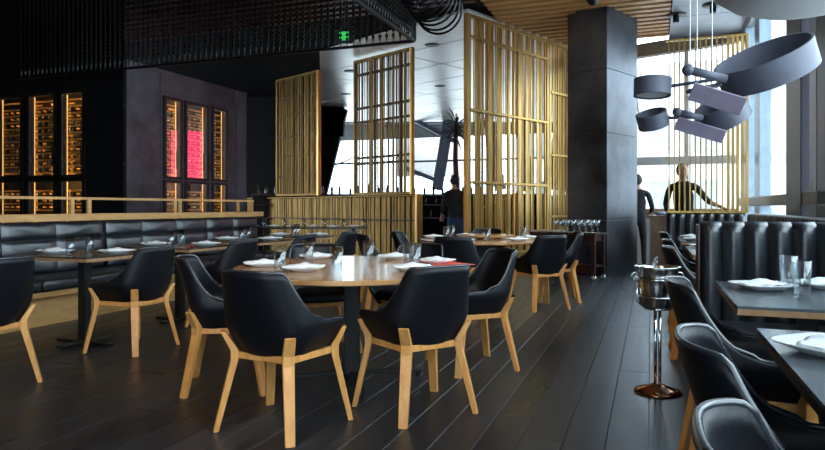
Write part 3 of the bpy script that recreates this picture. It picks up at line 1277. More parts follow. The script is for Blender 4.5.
LT = []
names = ['dark stained banquette table cut off at the left edge of the view', 'second dark banquette table counted from the left edge of the view',
         'third dark banquette table counted from the left edge of the view', 'fourth dark banquette table counted from the left edge of the view',
         'farthest dark stained table along the left banquette']
for k in range(5):
    fc = 2.92 + 1.16 * k
    LT.append((-4.45, fc))
    rect_table(names[k], -4.45, fc, 0.80, 0.70, 'darktop', 'edge')
rect_table('nearest slate topped window table at the lower right corner', 0.65, 1.67, 0.66, 1.30, 'slatetop', 'blackmetal', 2)
rect_table('slate topped window table with wooden edge and two tumblers', 0.65, 3.27, 0.66, 0.91, 'slatetop', 'edge')
rect_table('slate topped table in the booth just past the divider', 0.65, 6.3, 0.66, 1.3, 'slatetop', 'edge', 2)
rect_table('slate topped table in the farthest window booth', 0.65, 8.42, 0.66, 1.15, 'slatetop', 'edge')
# long table before the low partition
lt = thing('dining_table', 'long dark dining table set in front of the low slat partition', 'table', (-2.05, 12.5, 0), 0)
a = MB()
a.box((0, 0, 0.735), (2.3, 0.8, 0.03))
a.build('tabletop', 'darktop', lt)
for sx in (-1, 1):
    a = MB()
    a.box((sx * 0.9, 0, 0.37), (0.08, 0.08, 0.70))
    a.box((sx * 0.9, 0, 0.015), (0.08, 0.6, 0.03))
    a.build('pedestal', 'blackmetal', lt)

# ------------------------------------------------------------------ tableware
a = MB()     # squarish plate
ring = []


def sq(rad, z, n=40, e=0.55):
    pts = []
    for k in range(n):
        an = 2 * PI * k / n
        cx_, sy_ = math.cos(an), math.sin(an)
        pts.append(Vector((rad * math.copysign(abs(cx_) ** e, cx_), rad * math.copysign(abs(sy_) ** e, sy_), z)))
    return pts


a.loft([sq(0.07, 0.0), sq(0.078, 0.006), sq(0.124, 0.024), sq(0.128, 0.028), sq(0.123, 0.029), sq(0.08, 0.013), sq(0.02, 0.012)])
plate = a.build('plate', 'white', None, True)
tag(plate, 'x', 'plate')
a = MB()     # folded napkin with a soft point


def nap(u, v):
    x, y = (u - 0.5) * 0.23, (v - 0.5) * 0.14
    z = 0.022 + 0.018 * math.exp(-((x / 0.06) ** 2)) * (1 - abs(2 * v - 1) ** 2) + 0.003 * math.sin(20 * u + 6 * v)
    return Vector((x + 0.03 * (v - 0.5), y * (1 - 0.35 * abs(2 * u - 1)), z))


a.grid(nap, 14, 8)
napkin = a.build('napkin', 'linen', None, True, solid=0.008, fix=True)
tag(napkin, 'x', 'napkin')
a = MB()
a.lathe([(0.0, 0), (0.030, 0.0), (0.033, 0.004), (0.039, 0.158), (0.0365, 0.158), (0.030, 0.018), (0, 0.016)], 24)
tumbler = a.build('drinking_glass', 'glass', None, True)
tag(tumbler, 'x', 'glass')
pu, nu_, tu = [False], [False], [False]


def setting(x, y, z, yaw, tail, nap_=True, group=None):
    place(plate, pu, (x, y, z), yaw, 'white square plate ' + tail, group)
    if nap_:
        place(napkin, nu_, (x, y, z + 0.005), yaw + 0.15, 'folded napkin on the plate ' + tail, group and group.replace('plates', 'napkins'))


def tumb(x, y, z, tail, group=None):
    place(tumbler, tu, (x, y, z), 0, 'clear straight tumbler ' + tail, group)


def tp(px, py, zt=0.75):    # spot on a table top seen at a pixel
    Yv = (CAMH - zt) * FPX / (py - HOR)
    return (px - 412.5) / FPX * Yv, Yv


ZT = 0.7515
for px, py, yaw, tail in ((263, 266.5, 0.3, 'at the left end of the big round table'), (304, 271.0, 0.0, 'at the front left of the big round table'),
                          (316, 258.8, 0.2, 'at the back left of the big round table'), (412, 270.5, 0.1, 'at the front right of the big round table'),
                          (395, 259, -0.1, 'at the back right of the big round table')):
    x, y = tp(px, py)
    setting(x, y, ZT, yaw, tail)
x, y = tp(449, 263.5)
a = MB()
a.box((0, 0, 0.001), (0.42, 0.30, 0.002))
o = a.build('placemat', 'red', None)
x, y = 0.185, 4.42
o.location = (x, y, ZT)
o.rotation_euler = (0, 0, -1.0)
tag(o, 'coral red placemat under the plate at the right end of the big round table', 'placemat')
setting(x - 0.03, y - 0.03, ZT + 0.0025, -0.6, 'on the coral red placemat')
for px, py, tail in ((280, 271.5, 'leftmost on the front of the big round table'), (308, 264.0, 'behind the left plates of the big round table'),
                     (336.5, 274, 'between the two front plates of the big round table'), (368.5, 263.5, 'standing alone at the back middle of the big round table'),
                     (408.5, 266.5, 'left of the pair beside the coral placemat'), (415, 268.6, 'front right of the pair beside the coral placemat')):
    x, y = tp(px, py)
    tumb(x, y, ZT, tail)
for x, y, tail in ((T2X - 0.57, T2Y + 0.25, 'at the left of the far round table'), (T2X - 0.26, T2Y - 0.53, 'at the front left of the far round table'),
                   (T2X + 0.38, T2Y - 0.47, 'at the front right of the far round table'), (T2X + 0.58, T2Y + 0.10, 'at the right of the far round table'),
                   (T2X - 0.13, T2Y + 0.62, 'at the back left of the far round table')):
    setting(x, y, ZT, 0.2, tail)
for x, y, tail in ((T2X - 0.42, T2Y + 0.03, 'left of the pair at the left of the far round table'), (T2X - 0.33, T2Y + 0.32, 'right of the pair at the left of the far round table'),
                   (T2X + 0.03, T2Y - 0.42, 'in the middle of the far round table'), (T2X + 0.48, T2Y - 0.20, 'on the right half of the far round table')):
    tumb(x, y, ZT, tail)

tn = ['the cut-off left table', 'the second banquette table', 'the third banquette table', 'the fourth banquette table', 'the farthest banquette table']
for k, (r_, f_) in enumerate(LT):
    for (dr, df, wh) in ((-0.24, -0.08, 'wall side'), (0.24, 0.10, 'aisle side')):
        p = G(r_ + dr, f_ + df)
        setting(p.x, p.y, ZT, Y1, 'on the ' + wh + ' of ' + tn[k])
    for (dr, df, wh) in ((-0.10, 0.14, 'wall side'), (0.03, -0.17, 'aisle side')):
        p = G(r_ + dr, f_ + df)
        tumb(p.x, p.y, ZT, 'on the ' + wh + ' of ' + tn[k])
for k in range(6):
    xx = -3.08 + 0.39 * k
    setting(xx, 12.3 + 0.12 * (k % 2), ZT, 0, 'in the row along the long dark table', True, 'plates on the long dark table')
    tumb(xx + 0.2, 12.45, ZT, 'in the row along the long dark table', 'glasses on the long dark table')

x, y = tp(762, 289.5)
setting(x, y, ZT, 0.1, 'on the wood edged window table, left of the tumblers')
x, y = tp(822, 288)
setting(x, y, ZT, 0.1, 'on the wood edged window table, right of the tumblers')
x, y = tp(788.5, 289.5)
tumb(x, y, ZT, 'standing behind the other on the wood edged window table')
x, y = tp(801.5, 298)
tumb(x, y, ZT, 'standing in front of the other on the wood edged window table')
x, y = tp(834, 354)
setting(x, y, ZT, 0.4, 'on the nearest slate window table at lower right')
for r_, f_, tail in ((0.47, 8.78, 'at the far end of the farthest window table'), (0.47, 8.12, 'at the near end of the farthest window table'),
                     (0.47, 6.72, 'on the window table just past the divider')):
    p = G(r_, f_)
    setting(p.x, p.y, ZT, Y1, tail)
x, y = G(0.62, 7.98)[:2]
tumb(x, y, ZT, 'on the farthest window table')

# ------------------------------------------------------------------ ice bucket on stand
BX, BY = 1.51, 3.95
t = thing('ice_bucket_stand', 'chrome ice bucket stand with a round copper foot in the aisle', 'bucket stand', (BX, BY, 0))
a = MB()
a.lathe([(0, 0), (0.135, 0), (0.140, 0.006), (0.132, 0.014), (0.10, 0.024), (0.05, 0.042), (0.02, 0.055), (0, 0.056)], 36)
a.build('base', 'copper', t, True)
for sx in (-1, 1):
    a = MB()
    a.tube([(sx * 0.014, 0, 0.05), (sx * 0.014, 0, 0.52)], 0.010, 12)
    a.build('pole', 'chrome', t, True)
a = MB()
a.lathe([(0, 0.51), (0.075, 0.51), (0.085, 0.518), (0.075, 0.524), (0, 0.524)], 28)
a.torus((0, 0, 0.70), 0.132, 0.006)
a.tube([(0.08, 0, 0.518), (0.127, 0, 0.56), (0.127, 0, 0.70)], 0.005, 8)
a.tube([(-0.08, 0, 0.518), (-0.127, 0, 0.56), (-0.127, 0, 0.70)], 0.005, 8)
a.build('cradle', 'chrome', t, True)
bk = thing('ice_bucket', 'polished steel ice bucket held in the stand by the booth divider', 'ice bucket', (BX, BY, 0.525))
a = MB()
a.lathe([(0, 0.002), (0.096, 0.002), (0.106, 0.012), (0.117, 0.13), (0.123, 0.235), (0.136, 0.242), (0.139, 0.248), (0.132, 0.252), (0.119, 0.240), (0.112, 0.13), (0.098, 0.014), (0, 0.012)], 40)
a.build('pail', 'steelbright', bk, True)
a = MB()
a.torus((0, 0, 0.065), 0.112, 0.0035)
a.build('band', 'chrome', bk, True)
for sx in (-1, 1):
    a = MB()
    a.torus((sx * 0.138, 0, 0.19), 0.022, 0.004, Matrix.Rotation(PI / 2, 3, 'X'), 20, 8)
    a.build('handle', 'chrome', bk, True)
a = MB()
a.lathe([(0, 0.0), (0.030, 0.0), (0.030, 0.19), (0.022, 0.21), (0.013, 0.225), (0.013, 0.245), (0.019, 0.248), (0.019, 0.262), (0.0, 0.264)], 20)
o = a.build('glass_bottle', 'glass', None, True)
o.location = (BX - 0.012, BY, 0.545)
tag(o, 'small clear stoppered glass bottle standing in the ice bucket', 'bottle')
bl = MB()
bl.lathe([(0, 0), (0.009, 0), (0.014, 0.01), (0.014, 0.026), (0, 0.03)], 14, (0, 0, 0.262))
bl.build('stopper', 'glass', o, True)
a = MB()
a.lathe([(0, 0), (0.088, 0), (0.106, 0.18), (0, 0.185)], 28)
o = a.build('ice', 'diffuser', None, True)
o.location = (BX, BY, 0.541)
o['kind'] = 'stuff'
tag(o, 'white ice heap filling the polished steel bucket', 'ice', None, 'stuff')

# ------------------------------------------------------------------ service trolley with wine glasses
TRP = Vector((2.78, 9.78, 0))
t = thing('service_trolley', 'dark red wooden service trolley on casters in front of the steel column', 'trolley', TRP, math.atan2(L2.y, L2.x))
# local x = L2 (away to the left), local y = -F2 side ; box spans x 0..0.8, y -0.35..0
a = MB()
a.box((0.40, -0.175, 0.725), (0.84, 0.38, 0.03))
a.build('top', 'mahogany', t, bevel=0.004)
for x in (0.03, 0.77):
    for y in (-0.03, -0.32):
        a = MB()
        a.box((x, y, 0.40), (0.05, 0.05, 0.62))
        leg = a.build('leg', 'mahogany', t, bevel=0.003)
        a = MB()
        a.torus((x, y, 0.045), 0.030, 0.014, Matrix.Rotation(PI / 2, 3, 'X'), 20, 8)
        a.lathe([(0, -0.01), (0.024, -0.01), (0.024, 0.01), (0, 0.01)], 16, (0, 0, 0), Matrix.Translation((x, y, 0.045)) @ Matrix.Rotation(PI / 2, 4, 'X'))
        a.box((x, y, 0.082), (0.02, 0.035, 0.03))
        a.build('caster', 'chrome', leg, True)
a = MB()
a.box((0.40, -0.175, 0.22), (0.76, 0.32, 0.025))
a.box((0.40, -0.175, 0.62), (0.76, 0.32, 0.02))
a.box((0.40, -0.03, 0.165), (0.72, 0.02, 0.10))
a.build('shelf', 'mahogany', t)
a = MB()
a.box((0.40, -0.175, 0.665), (0.72, 0.30, 0.08))
a.build('drawer', 'mahogany', t, bevel=0.003)
a = MB()
a.lathe([(0, 0), (0.033, 0), (0.034, 0.003), (0.006, 0.008), (0.004, 0.085), (0.02, 0.10), (0.038, 0.135), (0.034, 0.20), (0.032, 0.20), (0.036, 0.135), (0.018, 0.104), (0, 0.10)], 20)
wg = a.build('wine_glass', 'stemglass', None, True)
tag(wg, 'stemmed wine glass standing among the rows on the dark service trolley', 'glass', 'wine glasses on the trolley')
wu = [False]
tm = Matrix.Translation(TRP) @ Matrix.Rotation(math.atan2(L2.y, L2.x), 4, 'Z')
for i in range(7):
    for j in range(2):
        p = tm @ Vector((0.07 + 0.108 * i, -0.07 - 0.15 * j, 0.741))
        place(wg, wu, p, 0, wg['label'])
# pale topped side counter left of the trolley
t = thing('side_station', 'low dark side station with a pale top left of the service trolley', 'cabinet', (2.28, 10.86, 0), math.atan2(L2.y, L2.x))
a = MB()
a.box((0, 0, 0.36), (0.46, 0.34, 0.72))
a.build('body', 'mahogany', t, bevel=0.004)
a = MB()
a.box((0, 0, 0.735), (0.50, 0.38, 0.03))
a.build('top', 'ledge', t, bevel=0.004)

# host desk by the windows
t = thing('host_desk', 'wooden host desk between the steel column and the fluted banquette', 'desk', (4.30, 11.0, 0), Y1)
a = MB()
a.box((0, 0, 0.50), (0.42, 0.45, 0.94))
a.build('body', 'edge', t, bevel=0.004)
a = MB()
a.box((0, 0, 0.985), (0.48, 0.5, 0.03))
a.build('desktop', 'edge', t, bevel=0.004)
a = MB()
a.box((0, -0.235, 0.70), (0.38, 0.02, 0.2))
a.build('drawer', 'edge', t, bevel=0.003)
a = MB()
a.loft([sq(0.1, 0.0, 24, 0.8), sq(0.13, 0.02, 24, 0.8), sq(0.09, 0.055, 24, 0.8), sq(0.02, 0.06, 24, 0.8)])
o = a.build('folded_cloth', plain('pale_blue_cloth', (0.35, 0.45, 0.6), 0.8), None, True)
o.location = (4.30, 10.98, 1.002)
tag(o, 'pale blue cloth heaped on top of the host desk', 'cloth')

# ------------------------------------------------------------------ back bar, bottles, plant, stair rail
t = thing('back_bar', 'long dark back bar counter below the far bright windows', 'bar counter', (-0.4, 17.2, 0))
a = MB()
a.box((0, 0, 0.72), (7.6, 0.7, 1.44))
a.build('counter', 'black', t)
a = MB()
a.box((0, -0.02, 1.46), (7.7, 0.8, 0.05))
a.build('top', 'mahogany', t)
for zz in (0.85, 1.2):
    a = MB()
    a.box((0, -0.42, zz), (7.4, 0.14, 0.025))
    a.build('shelf', 'mahogany', t)
bb = MB()
bb.lathe([(0, 0), (0.035, 0), (0.037, 0.01), (0.037, 0.16), (0.014, 0.21), (0.013, 0.27), (0, 0.275)], 12)
bo = bb.build('spirit_bottle', 'bottle', None, True)
tag(bo, 'x', 'bottle')
bu = [False]
rng = random.Random(9)
for i in range(26):
    xx = -3.9 + 0.155 * i * 1.6 + rng.uniform(-0.03, 0.03)
    o = place(bo, bu, (xx, 17.1 + rng.uniform(-0.12, 0.12), 1.486), 0, 'dark spirit bottle standing in the row on the back bar', 'bottles on the back bar')
    o.scale = (1, 1, 0.7 + 0.4 * rng.random())
for i in range(30):
    o = place(bo, bu, (-1.6 + 0.13 * i, 16.78, 1.213 if i % 2 else 0.863), 0, 'dark spirit bottle on the front shelf of the back bar', 'bottles on the bar front shelves')
    o.scale = (1, 1, 0.9)


def plant(label, x, y, zt, n, L_, cat='plant'):
    t = thing('potted_plant', label, cat, (x, y, 0))
    a = MB()
    a.lathe([(0, 0), (0.15, 0), (0.19, 0.4), (0.17, 0.4), (0, 0.36)], 24)
    a.build('pot', 'mahogany', t, True)
    a = MB()
    a.tube([(0, 0, 0.36), (0.02, 0, zt * 0.4), (-0.02, 0, zt * 0.75), (0.0, 0, zt)], [0.07, 0.06, 0.055, 0.045], 10)
    a.build('trunk', 'trunk', t, True)
    a = MB()
    rg = random.Random(n)
    for k in range(n):
        an = rg.uniform(0, 2 * PI)
        el = rg.uniform(-0.5, 1.3)
        d = Vector((math.cos(an) * math.cos(el), math.sin(an) * math.cos(el), math.sin(el)))
        b0 = Vector((0, 0, zt - rg.uniform(0, 0.35)))
        side = d.cross(Vector((0, 0, 1))).normalized()
        pts = []
        LL = L_ * rg.uniform(0.7, 1.1)
        for q in range(6):
            s_ = q / 5
            c0 = b0 + d * LL * s_ - Vector((0, 0, 0.35 * LL * s_ * s_))
            wd = 0.022 * math.sin(PI * min(0.97, 0.12 + s_ * 0.85))
            pts.append([c0 - side * wd, c0 + Vector((0, 0, -0.006)), c0 + side * wd, c0 + Vector((0, 0, 0.004))])
        a.loft(pts)
    a.build('leaves', 'leaf', t)
    return t


plant('tall spiky leaved plant on a bare trunk behind the standing waiter', 0.97, 14.2, 3.0, 60, 0.6)
plant('small spiky plant in the dark corner right of the steel wine cabinet', -4.55, 19.1, 1.7, 40, 0.45)

t = thing('stair_rail', 'thin brass stair handrail seen rising through the tall brass screen', 'handrail', (0, 0, 0))
a = MB()
a.tube([at(478, 210, 15), at(568, 172, 15)], 0.022, 8)
a.build('handrail', 'brass', t, True)
for q in (0.05, 0.5, 0.95):
    p = at(478, 210, 15).lerp(at(568, 172, 15), q)
    a = MB()
    a.tube([(p.x, p.y, 0), p], 0.014, 8)
    a.build('post', 'brass', t, True)

# pink and teal glow added unseen behind the column, only to be mirrored in the cabinet doors
t = thing('reflection_panel', 'pink and teal glow panel added unseen behind the column for the cabinet reflection', 'glow panel', (4.24, 15.08, 0), -1.05)
a = MB()
a.box((0.05, 0.0, 2.7), (0.9, 0.06, 1.4))
a.build('pink_panel', 'pink', t)
a = MB()
a.box((-0.52, 0.0, 2.75), (0.22, 0.06, 1.1))
a.build('teal_panel', 'teal', t)
a = MB()
a.box((0, 0.06, 1.02), (0.08, 0.06, 2.04))
a.box((0, 0.04, 0.02), (0.7, 0.4, 0.04))
a.build('stand', 'blackmetal', t)

# ------------------------------------------------------------------ pendants


def view_frame(c):
    v = (c - Vector((0, 0, CAMH))).normalized()
    right = v.cross(Vector((0, 0, 1))).normalized()
    up = right.cross(v).normalized()
    return v, right, up


def axis_matrix(c, roll, tilt):
    """world matrix whose z is a drum axis: roll degrees anticlockwise in view, tilt degrees towards the viewer"""
    v, ri, up = view_frame(c)
    r_, ti = R_(roll), R_(tilt)
    z = (-math.sin(r_) * ri + math.cos(r_) * up) * math.cos(ti) - v * math.sin(ti)
    x = (math.cos(r_) * ri + math.sin(r_) * up)
    y = z.cross(x)
    return Matrix(((x.x, y.x, z.x), (x.y, y.y, z.y), (x.z, y.z, z.z)))


def drum(parent, root, px, py, Yv, Dpx, Hpx, roll, tilt, name='drum_shade', diff=True):
    c = at(px, py, Yv)
    m = axis_matrix(c, roll, tilt)
    D, H = Dpx / FPX * Yv, Hpx / FPX * Yv
    mm = Matrix.Translation(c - root) @ m.to_4x4()
    R0 = D / 2
    a = MB()
    rings = []
    n = 56
    for rad, z in ((R0 * 0.985, -H / 2), (R0, H / 2), (R0 - 0.02, H / 2), (R0 * 0.985 - 0.02, -H / 2)):
        rings.append([mm @ Vector((rad * math.cos(2 * PI * k / n), rad * math.sin(2 * PI * k / n), z)) for k in range(n)])
    rings.append(rings[0])
    a.loft(rings, cap=False)
    s_ = a.build(name, 'shade', parent, True, bevel=0)
    md = s_.modifiers.new('es', 'EDGE_SPLIT')
    md.split_angle = R_(50)
    if diff:
        a = MB()
        a.lathe([(0, -H * 0.42), (R0 * 0.95, -H * 0.42), (R0 * 0.95, -H * 0.38), (0, -H * 0.38)], 48, (0, 0, 0), mm)
        a.build('diffuser', 'diffuser', s_)
    return c, m


PY = 5.2
KP = PY / 8.3
root = at(705, 84, PY)
t = thing('drum_chandelier', 'upper hanging lamp with one big tilted drum and one small drum shade', 'pendant light', root)
drum(t, root, 766, 65, PY, 92, 26, 17, 14)
drum(t, root, 652.5, 87.5, PY + 0.12, 36, 17, -2, -14)
a = MB()
rr = lambda px, py, d=0: at(px, py, PY + d) - root
a.tube([rr(665, 87, .2), rr(724, 78)], 0.022 * KP, 10)
a.tube([rr(688, 70, -.1), rr(726, 79, -.1)], 0.055 * KP, 12)
a.tube([rr(686, 92, .1), rr(722, 84)], 0.03 * KP, 10)
a.sphere(rr(688, 70, -.1), 0.075 * KP)
a.build('arm', 'shade', t, True)
a = MB()
c = at(717, 99, PY - 0.2)
m = axis_matrix(c, -22, 20)
a.box(None, (0.64 * KP, 0.03 * KP, 0.24 * KP), mtx=Matrix.Translation(c - root) @ m.to_4x4())
a.build('flat_panel', 'lilac', t, bevel=0.006)
a = MB()
p = rr(712, 80)
a.tube([p, Vector((p.x, p.y, CEIL + 0.04 - root.z))], 0.003, 8)
p = rr(697, 85)
a.tube([p, Vector((p.x, p.y, CEIL + 0.04 - root.z))], 0.003, 8)
a.build('suspension_cable', 'chrome', t)
PYb = 5.8
root = at(700, 118, PYb)
t = thing('drum_chandelier', 'lower hanging lamp with a medium tilted drum and one small drum shade', 'pendant light', root)
drum(t, root, 723, 112, PYb, 48, 22, 24, 18)
drum(t, root, 652.5, 119.5, PYb, 30, 15, 12, 16)
a = MB()
rr = lambda px, py, d=0: at(px, py, PYb + d) - root
a.tube([rr(666, 118), rr(702, 117)], 0.022 * KP, 10)
a.tube([rr(677, 112, -.1), rr(702, 118, -.1)], 0.05 * KP, 12)
a.tube([rr(676, 124), rr(700, 122)], 0.03 * KP, 10)
a.sphere(rr(677, 112, -.1), 0.065 * KP)
a.build('arm', 'shade', t, True)
a = MB()
c = at(700, 130, PYb - 0.15)
m = axis_matrix(c, -20, 22)
a.box(None, (0.66 * KP, 0.03 * KP, 0.2 * KP), mtx=Matrix.Translation(c - root) @ m.to_4x4())
a.build('flat_panel', 'lilac', t, bevel=0.006)
a = MB()
p = rr(690, 116)
a.tube([p, Vector((p.x, p.y, CEIL + 0.04 - root.z))], 0.003, 8)
a.build('suspension_cable', 'chrome', t)
# big white bowl at the upper right
root = at(842, -42, 3.2)
t = thing('bowl_pendant', 'huge white bowl lamp cut off by the upper right corner', 'pendant light', root)
a = MB()
a.lathe([(0, -0.46), (0.35, -0.44), (0.7, -0.37), (0.95, -0.26), (1.12, -0.10), (1.16, 0.04), (1.13, 0.04), (1.08, -0.09), (0.9, -0.23), (0.6, -0.35), (0, -0.42)], 64,
        (0, 0, 0), Matrix.Rotation(R_(-7), 4, 'Y') @ Matrix.Scale(0.53, 4))
a.build('bowl', 'diffuser', t, True)
a = MB()
a.tube([(0, 0, -0.20), (0, 0, CEIL - root.z + 0.03)], 0.008, 8)
a.build('stem', 'blackmetal', t)


# ceiling fittings
def canopy(px, py, label, name='spotlight', zc=4.45, lens=None):
    Yv = (zc - CAMH) * FPX / (HOR - py)
    p = at(px, py, Yv)
    t = thing(name, label, 'light', (p.x, p.y, zc))
    a = MB()
    a.lathe([(0, -0.035), (0.16, -0.03), (0.17, -0.015), (0.17, 0.02), (0, 0.02)], 28)
    a.build('canopy', 'blackmetal', t, True)
    a = MB()
    a.lathe([(0, -0.15), (0.05, -0.15), (0.05, -0.03), (0, -0.03)], 16)
    a.build('lamp_head', 'blackmetal', t)
    return t


canopy(676, 14, 'left black round fitting on the grey metal ceiling')
canopy(713, 4, 'right black round fitting on the grey metal ceiling')
t = thing('security_camera', 'small black dome camera on the slat ceiling above the steel column', 'camera', (2.86, 10.15, CEIL))
a = MB()
a.lathe([(0, -0.11), (0.05, -0.10), (0.085, -0.06), (0.10, -0.02), (0.12, -0.02), (0.12, 0), (0, 0)], 24)
a.build('dome', 'blackmetal', t, True)
for px, py, lb in ((432, 45, 'nearest'), (440, 86, 'farther'), ):
    zc = 4.47
    Yv = (zc - CAMH) * FPX / (HOR - py)
    p = at(px, py, Yv)
    a = MB()
    a.lathe([(0, -0.012), (0.11, -0.012), (0.15, -0.008), (0.15, 0.0), (0, 0.0)], 24)
    o = a.build('downlight', 'mull', None, True)
    o.location = (p.x, p.y, zc)
    tag(o, 'dark round downlight, %s of two between the hanging screen and tall brass screen' % lb, 'light')
for px, py, lb in ((350, 71, 'nearest'), (346, 94, 'farther')):
    Yv = (4.47 - CAMH) * FPX / (HOR - py)
    p = at(px, py, Yv)
    a = MB()
    a.lathe([(0, -0.012), (0.11, -0.012), (0.15, -0.008), (0.15, 0.0), (0, 0.0)], 24)
    o = a.build('downlight', 'mull', None, True)
    o.location = (p.x, p.y, 4.47)
    tag(o, 'dark round downlight, %s of two in the gap between hanging bronze screens' % lb, 'light')

# small green glow added behind the strands in place of a reflection
t = thing('green_glow_box', 'small green glow box added behind the strand curtain in place of a reflection', 'glow box', at(344, 36, 9.2))
a = MB()
a.box((0, 0, 0), (0.13, 0.03, 0.12))
a.build('lit_face', 'green', t)
a = MB()
a.box((0, 0.03, 0.0), (0.24, 0.03, 0.20))
a.box((0, 0.03, 0.55), (0.02, 0.02, 0.95))
a.build('housing', 'blackmetal', t)

# ------------------------------------------------------------------ people


def person(label, loc, rz, pose, top='cloth', legs='jeans', height=1.75):
    """skeleton grown into one continuous body"""
    t = thing('person', label, 'person', loc, rz)
    k = height / 1.75
    V, E, Rr = [], [], []

    def j(p, r, par=None):
        V.append(Vector(p) * k)
        Rr.append((r[0] * k, r[1] * k) if isinstance(r, tuple) else (r * k, r * k))
        if par is not None:
            E.append((par, len(V) - 1))
        return len(V) - 1
    lean = pose.get('lean', 0.0)
    pel = j((0, 0, 0.95), (0.160, 0.11))
    wa = j((0, 0.03 * lean, 1.08), (0.148, 0.10), pel)
    ch = j((0, 0.12 * lean, 1.28), (0.178, 0.115), wa)
    ns = j((0, 0.20 * lean, 1.42), (0.10, 0.075), ch)
    nk = j((0, 0.24 * lean, 1.50), 0.050, ns)
    hd0 = j((0, 0.27 * lean + 0.01, 1.56), 0.050, nk)
    for sx in (-1, 1):
        h = j((sx * 0.09, 0, 0.88), 0.088, pel)
        kn = j((sx * 0.11, 0.02, 0.50), 0.058, h)
        an = j((sx * 0.12, -0.01, 0.09), 0.040, kn)
        j((sx * 0.13, 0.14, 0.035), 0.034, an)
    for sx in (-1, 1):
        P = pose['L' if sx < 0 else 'R']
        sh = j((sx * 0.185, 0.19 * lean, 1.39), 0.060, ns)
        el = j(P[0], 0.045, sh)
        wr = j(P[1], 0.026, el)
        w = Vector(P[1])
        d = (w - Vector(P[0])).normalized()
        sd = d.cross(Vector((0, 0, 1)))
        if sd.length < 0.2:
            sd = Vector((0, 1, 0))
        sd.normalize()
        pm = j(w + d * 0.07, (0.032, 0.022), wr)
        j(w + d * 0.035 + sd * sx * -0.055, 0.010, wr)
        for q in range(4):
            o_ = (q - 1.5) * 0.019
            f1 = j(w + d * 0.10 + sd * o_, 0.0095, pm)
            j(w + d * (0.155 + (0.012 if q in (1, 2) else 0)) + sd * o_ * 1.1 + Vector((0, 0, -0.018)), 0.008, f1)
    me = bpy.data.meshes.new('person_body')
    me.from_pydata([tuple(v) for v in V], E, [])
    ob = bpy.data.objects.new('body_tmp', me)
    COL.objects.link(ob)
    sk = ob.modifiers.new('skin', 'SKIN')
    for i, rv in enumerate(Rr):
        me.skin_vertices[0].data[i].radius = rv
    me.skin_vertices[0].data[0].use_root = True
    sb = ob.modifiers.new('sub', 'SUBSURF')
    sb.levels = 2
    sb.render_levels = 2
    bpy.context.view_layer.update()
    dg = bpy.context.evaluated_depsgraph_get()
    me2 = bpy.data.meshes.new_from_object(ob.evaluated_get(dg))
    bpy.data.objects.remove(ob)
    bm = bmesh.new()
    bm.from_mesh(me2)
    hc = V[hd0] + Vector((0, 0.01, 0.075)) * k
    # head shaped and joined onto the neck
    n0 = len(bm.faces)
    hm = Matrix.Translation(hc) @ Matrix.Rotation(pose.get('turn', 0), 4, 'Z') @ Matrix.Rotation(-pose.get('nod', 0.1), 4, 'X')
    hv = bmesh.ops.create_uvsphere(bm, u_segments=24, v_segments=18, radius=1.0)['verts']
    for v in hv:
        x, y, z = v.co
        X, Y, Z = x * 0.076, y * 0.094, z * 0.118
        if z < -0.1:
            X *= 1 + 0.28 * z
            Y *= 1 + 0.10 * z
            Y += 0.010 * -z
        if y > 0.75:
            Y += 0.020 * math.exp(-((x / 0.16) ** 2) - ((z + 0.12) / 0.20) ** 2)     # nose
            Y -= 0.010 * (math.exp(-((abs(x) - 0.36) / 0.14) ** 2 - ((z - 0.10) / 0.12) ** 2))   # eye sockets
            Y += 0.006 * math.exp(-((x / 0.28) ** 2) - ((z + 0.48) / 0.07) ** 2)     # lips
        if abs(x) > 0.9 and abs(z + 0.02) < 0.3 and abs(y) < 0.35:
            X *= 1.16                                                             # ears
        v.co = hm @ (Vector((X, Y, Z)) * k)
    me3 = bpy.data.meshes.new('person_body')
    for f_ in bm.faces:
        c0 = f_.calc_center_median() / k
        if (f_.calc_center_median() - hc).length < 0.135 * k and c0.z > 1.50:
            f_.material_index = 2
        elif c0.z > 1.475:
            f_.material_index = 2
        elif min((c0 - Vector(pose['L'][1])).length, (c0 - Vector(pose['R'][1])).length) < 0.19 and ((c0 - Vector(pose['L'][1])).dot(Vector(pose['L'][1]) - Vector(pose['L'][0])) > 0 or (c0 - Vector(pose['R'][1])).dot(Vector(pose['R'][1]) - Vector(pose['R'][0])) > 0):
            f_.material_index = 2
        elif c0.z < 0.94:
            f_.material_index = 3 if c0.z < 0.075 else 1
        f_.smooth = True
    bm.to_mesh(me3)
    bm.free()
    for nm in (top, legs, 'skin', 'black'):
        me3.materials.append(M[nm])
    b = bpy.data.objects.new('body', me3)
    COL.objects.link(b)
    b.parent = t
    a = MB()
    a.sphere((0, 0, 0), 1.0, seg=24, rings=16)
    for v in a.bm.verts:
        x, y, z = v.co
        X, Y, Z = x * 0.084, y * 0.103 - 0.010, z * 0.122 + 0.010
        if y > 0.2 and z < 0.62:
            Y = min(Y, 0.05)
            X *= 0.90
        if z < -0.35:
            Z = -0.043 + (Z + 0.043) * 0.3
            X *= 0.86
        v.co = hm @ (Vector((X, Y, Z)) * k)
    a.build('hair', 'hair', t, True)
    return t


